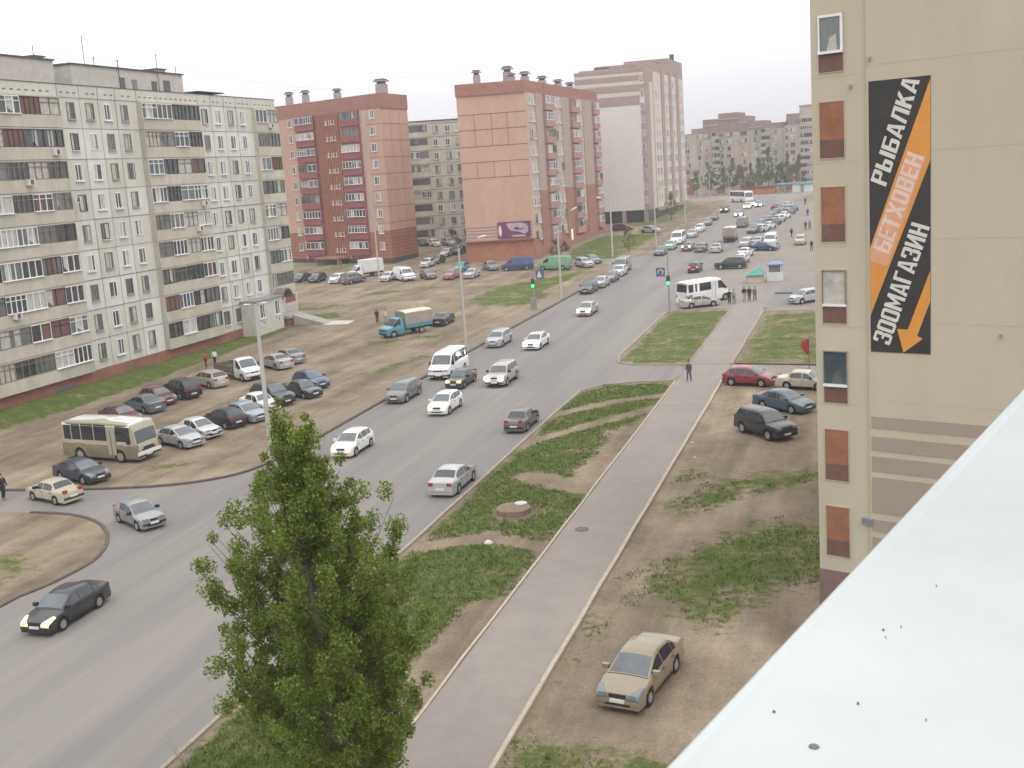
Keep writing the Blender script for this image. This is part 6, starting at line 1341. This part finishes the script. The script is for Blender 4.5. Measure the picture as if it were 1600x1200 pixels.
# distant long kiosk and pavilion at the end of the street
t = thing('pavilion', gp(-24.5, 372), 'distant pavilion with a teal roof at the end of the paved lot', 'pavilion')
mb = MB(); mb.box(-6.5, 5, -2, 2, 2.6, 3.0); mb.build('roof', MATS['awning_teal'], t)
mb = MB(); mb.box(-2, 0.5, -1.5, 1.5, 0, 2.5); mb.box(1.5, 4.6, -1.5, 1.5, 0, 2.2); mb.build('wall', MATS['kiosk_white'], t)
for u in (-6, -4, 0.9): mb = MB(); mb.tube([(u, -1.6, 0), (u, -1.6, 2.6)], .1, 6); mb.build('post', MATS['metal_grey'], t)
t = thing('kiosk', gp(-36, 371), 'long low reddish kiosk at the far end of the street', 'kiosk')
mb = MB(); mb.box(-4.5, 4.5, -1.6, 1.6, 0, 2.1); mb.build('wall', MATS['orange_brick'], t); mb = MB(); mb.box(-4.8, 4.8, -1.9, 1.9, 2.1, 2.4); mb.build('roof', MATS['plinth_dark'], t)
# bare twig shrub at the lower left edge of the street
t = thing('shrub', gp(-23.2, 31.5), 'bare thin twigs of a leafless shrub at the kerb, bottom left', 'shrub')
mb = MB(); rnd = random.Random(9)
for q in range(26): a = rnd.uniform(0, 6.28); L = rnd.uniform(.5, 1.5); mb.tube([(0, 0, 0), (math.cos(a) * L * .3, math.sin(a) * L * .3, L * .6), (math.cos(a) * L * .55 + rnd.uniform(-.1, .1), math.sin(a) * L * .55, L)], [.014, .009, .003], 4)
mb.build('twigs', MATS['bark_pale'], t)

# ------------------------------------------------------------------ grass tufts
rnd = random.Random(3); mb = MB(); tries = 0
while len(mb.f) < 46000 and tries < 400000:
    tries += 1
    if rnd.random() < .62: x, y = rnd.uniform(-23.4, -16.5), 24 + 68 * rnd.random() ** 1.2
    else: x, y = rnd.uniform(-12.4, 1), 26 + 50 * rnd.random()
    d = density(x, y)
    v = (math.sin(x * 1.9 + 1.3 * math.sin(y * .8)) * math.sin(y * 1.3 + 1.1 * math.sin(x * 1.4)) + .6 * math.sin(x * .53 + y * .41)) * .22
    if d + v < .52 or rnd.random() > .75: continue
    if math.hypot(x + 19.9, y - 59.3) < 1.2: continue
    p = gp(x, y)
    for q in range(3):
        a = rnd.uniform(0, 6.28); h = rnd.uniform(.05, .16); w = rnd.uniform(.015, .035); o_ = V((rnd.uniform(-.12, .12), rnd.uniform(-.12, .12), 0)); u = V((math.cos(a), math.sin(a), 0)) * w; tip = V((rnd.uniform(-.07, .07), rnd.uniform(-.07, .07), h))
        mb.face([p + o_ - u, p + o_ + u, p + o_ + tip])
g = mb.build('grass', MATS['grass_blade'], None, recalc=False); tag(g, 'short green grass tufts growing in patches beside the pavement', 'grass', kind='stuff')
print('grass', len(mb.f))

# loose clods and pebbles on the bare soil
rnd = random.Random(14); mb = MB()
for _ in range(5200):
    x, y = (rnd.uniform(-12.4, 1), 27 + 55 * rnd.random() ** 1.3) if rnd.random() < .55 else (rnd.uniform(-23.5, -16.5), 26 + 60 * rnd.random())
    r = rnd.uniform(.012, .032) * (1 if rnd.random() < .95 else 2.2); p = gp(x, y); a = rnd.uniform(0, 6.28)
    q = [p + V((math.cos(a + k * 1.57) * r * rnd.uniform(.7, 1.3), math.sin(a + k * 1.57) * r * rnd.uniform(.7, 1.3), -.005)) for k in range(4)]; t_ = p + V((0, 0, r * .8))
    for k in range(4): mb.face([q[k], q[(k + 1) % 4], t_], 0 if rnd.random() < .8 else 1)
g = mb.build('pebbles', [mat('clod', (.15, .12, .085), .95, .3, 5), mat('pebble', (.36, .32, .26), .9, .2, 5)], None, recalc=False); tag(g, 'small clods and pebbles scattered over the bare soil beside the pavement', 'pebbles', kind='stuff')
# ------------------------------------------------------------------ haze: one closed box of thin pale air round everything
mb = MB(); mb.box(-3800, 3800, -900, 4700, -2.5, 62)
hz = mb.build('haze', None or bpy.data.materials.new('haze_air'), None); tag(hz, kind='stuff')
hm_ = hz.data.materials[0]; hm_.use_nodes = True; hn = hm_.node_tree.nodes; hn.clear()
ho = hn.new('ShaderNodeOutputMaterial'); hv = hn.new('ShaderNodeVolumePrincipled'); hv.inputs['Color'].default_value = (.93, .92, .97, 1); hv.inputs['Density'].default_value = HAZE
hm_.node_tree.links.new(hv.outputs[0], ho.inputs['Volume'])
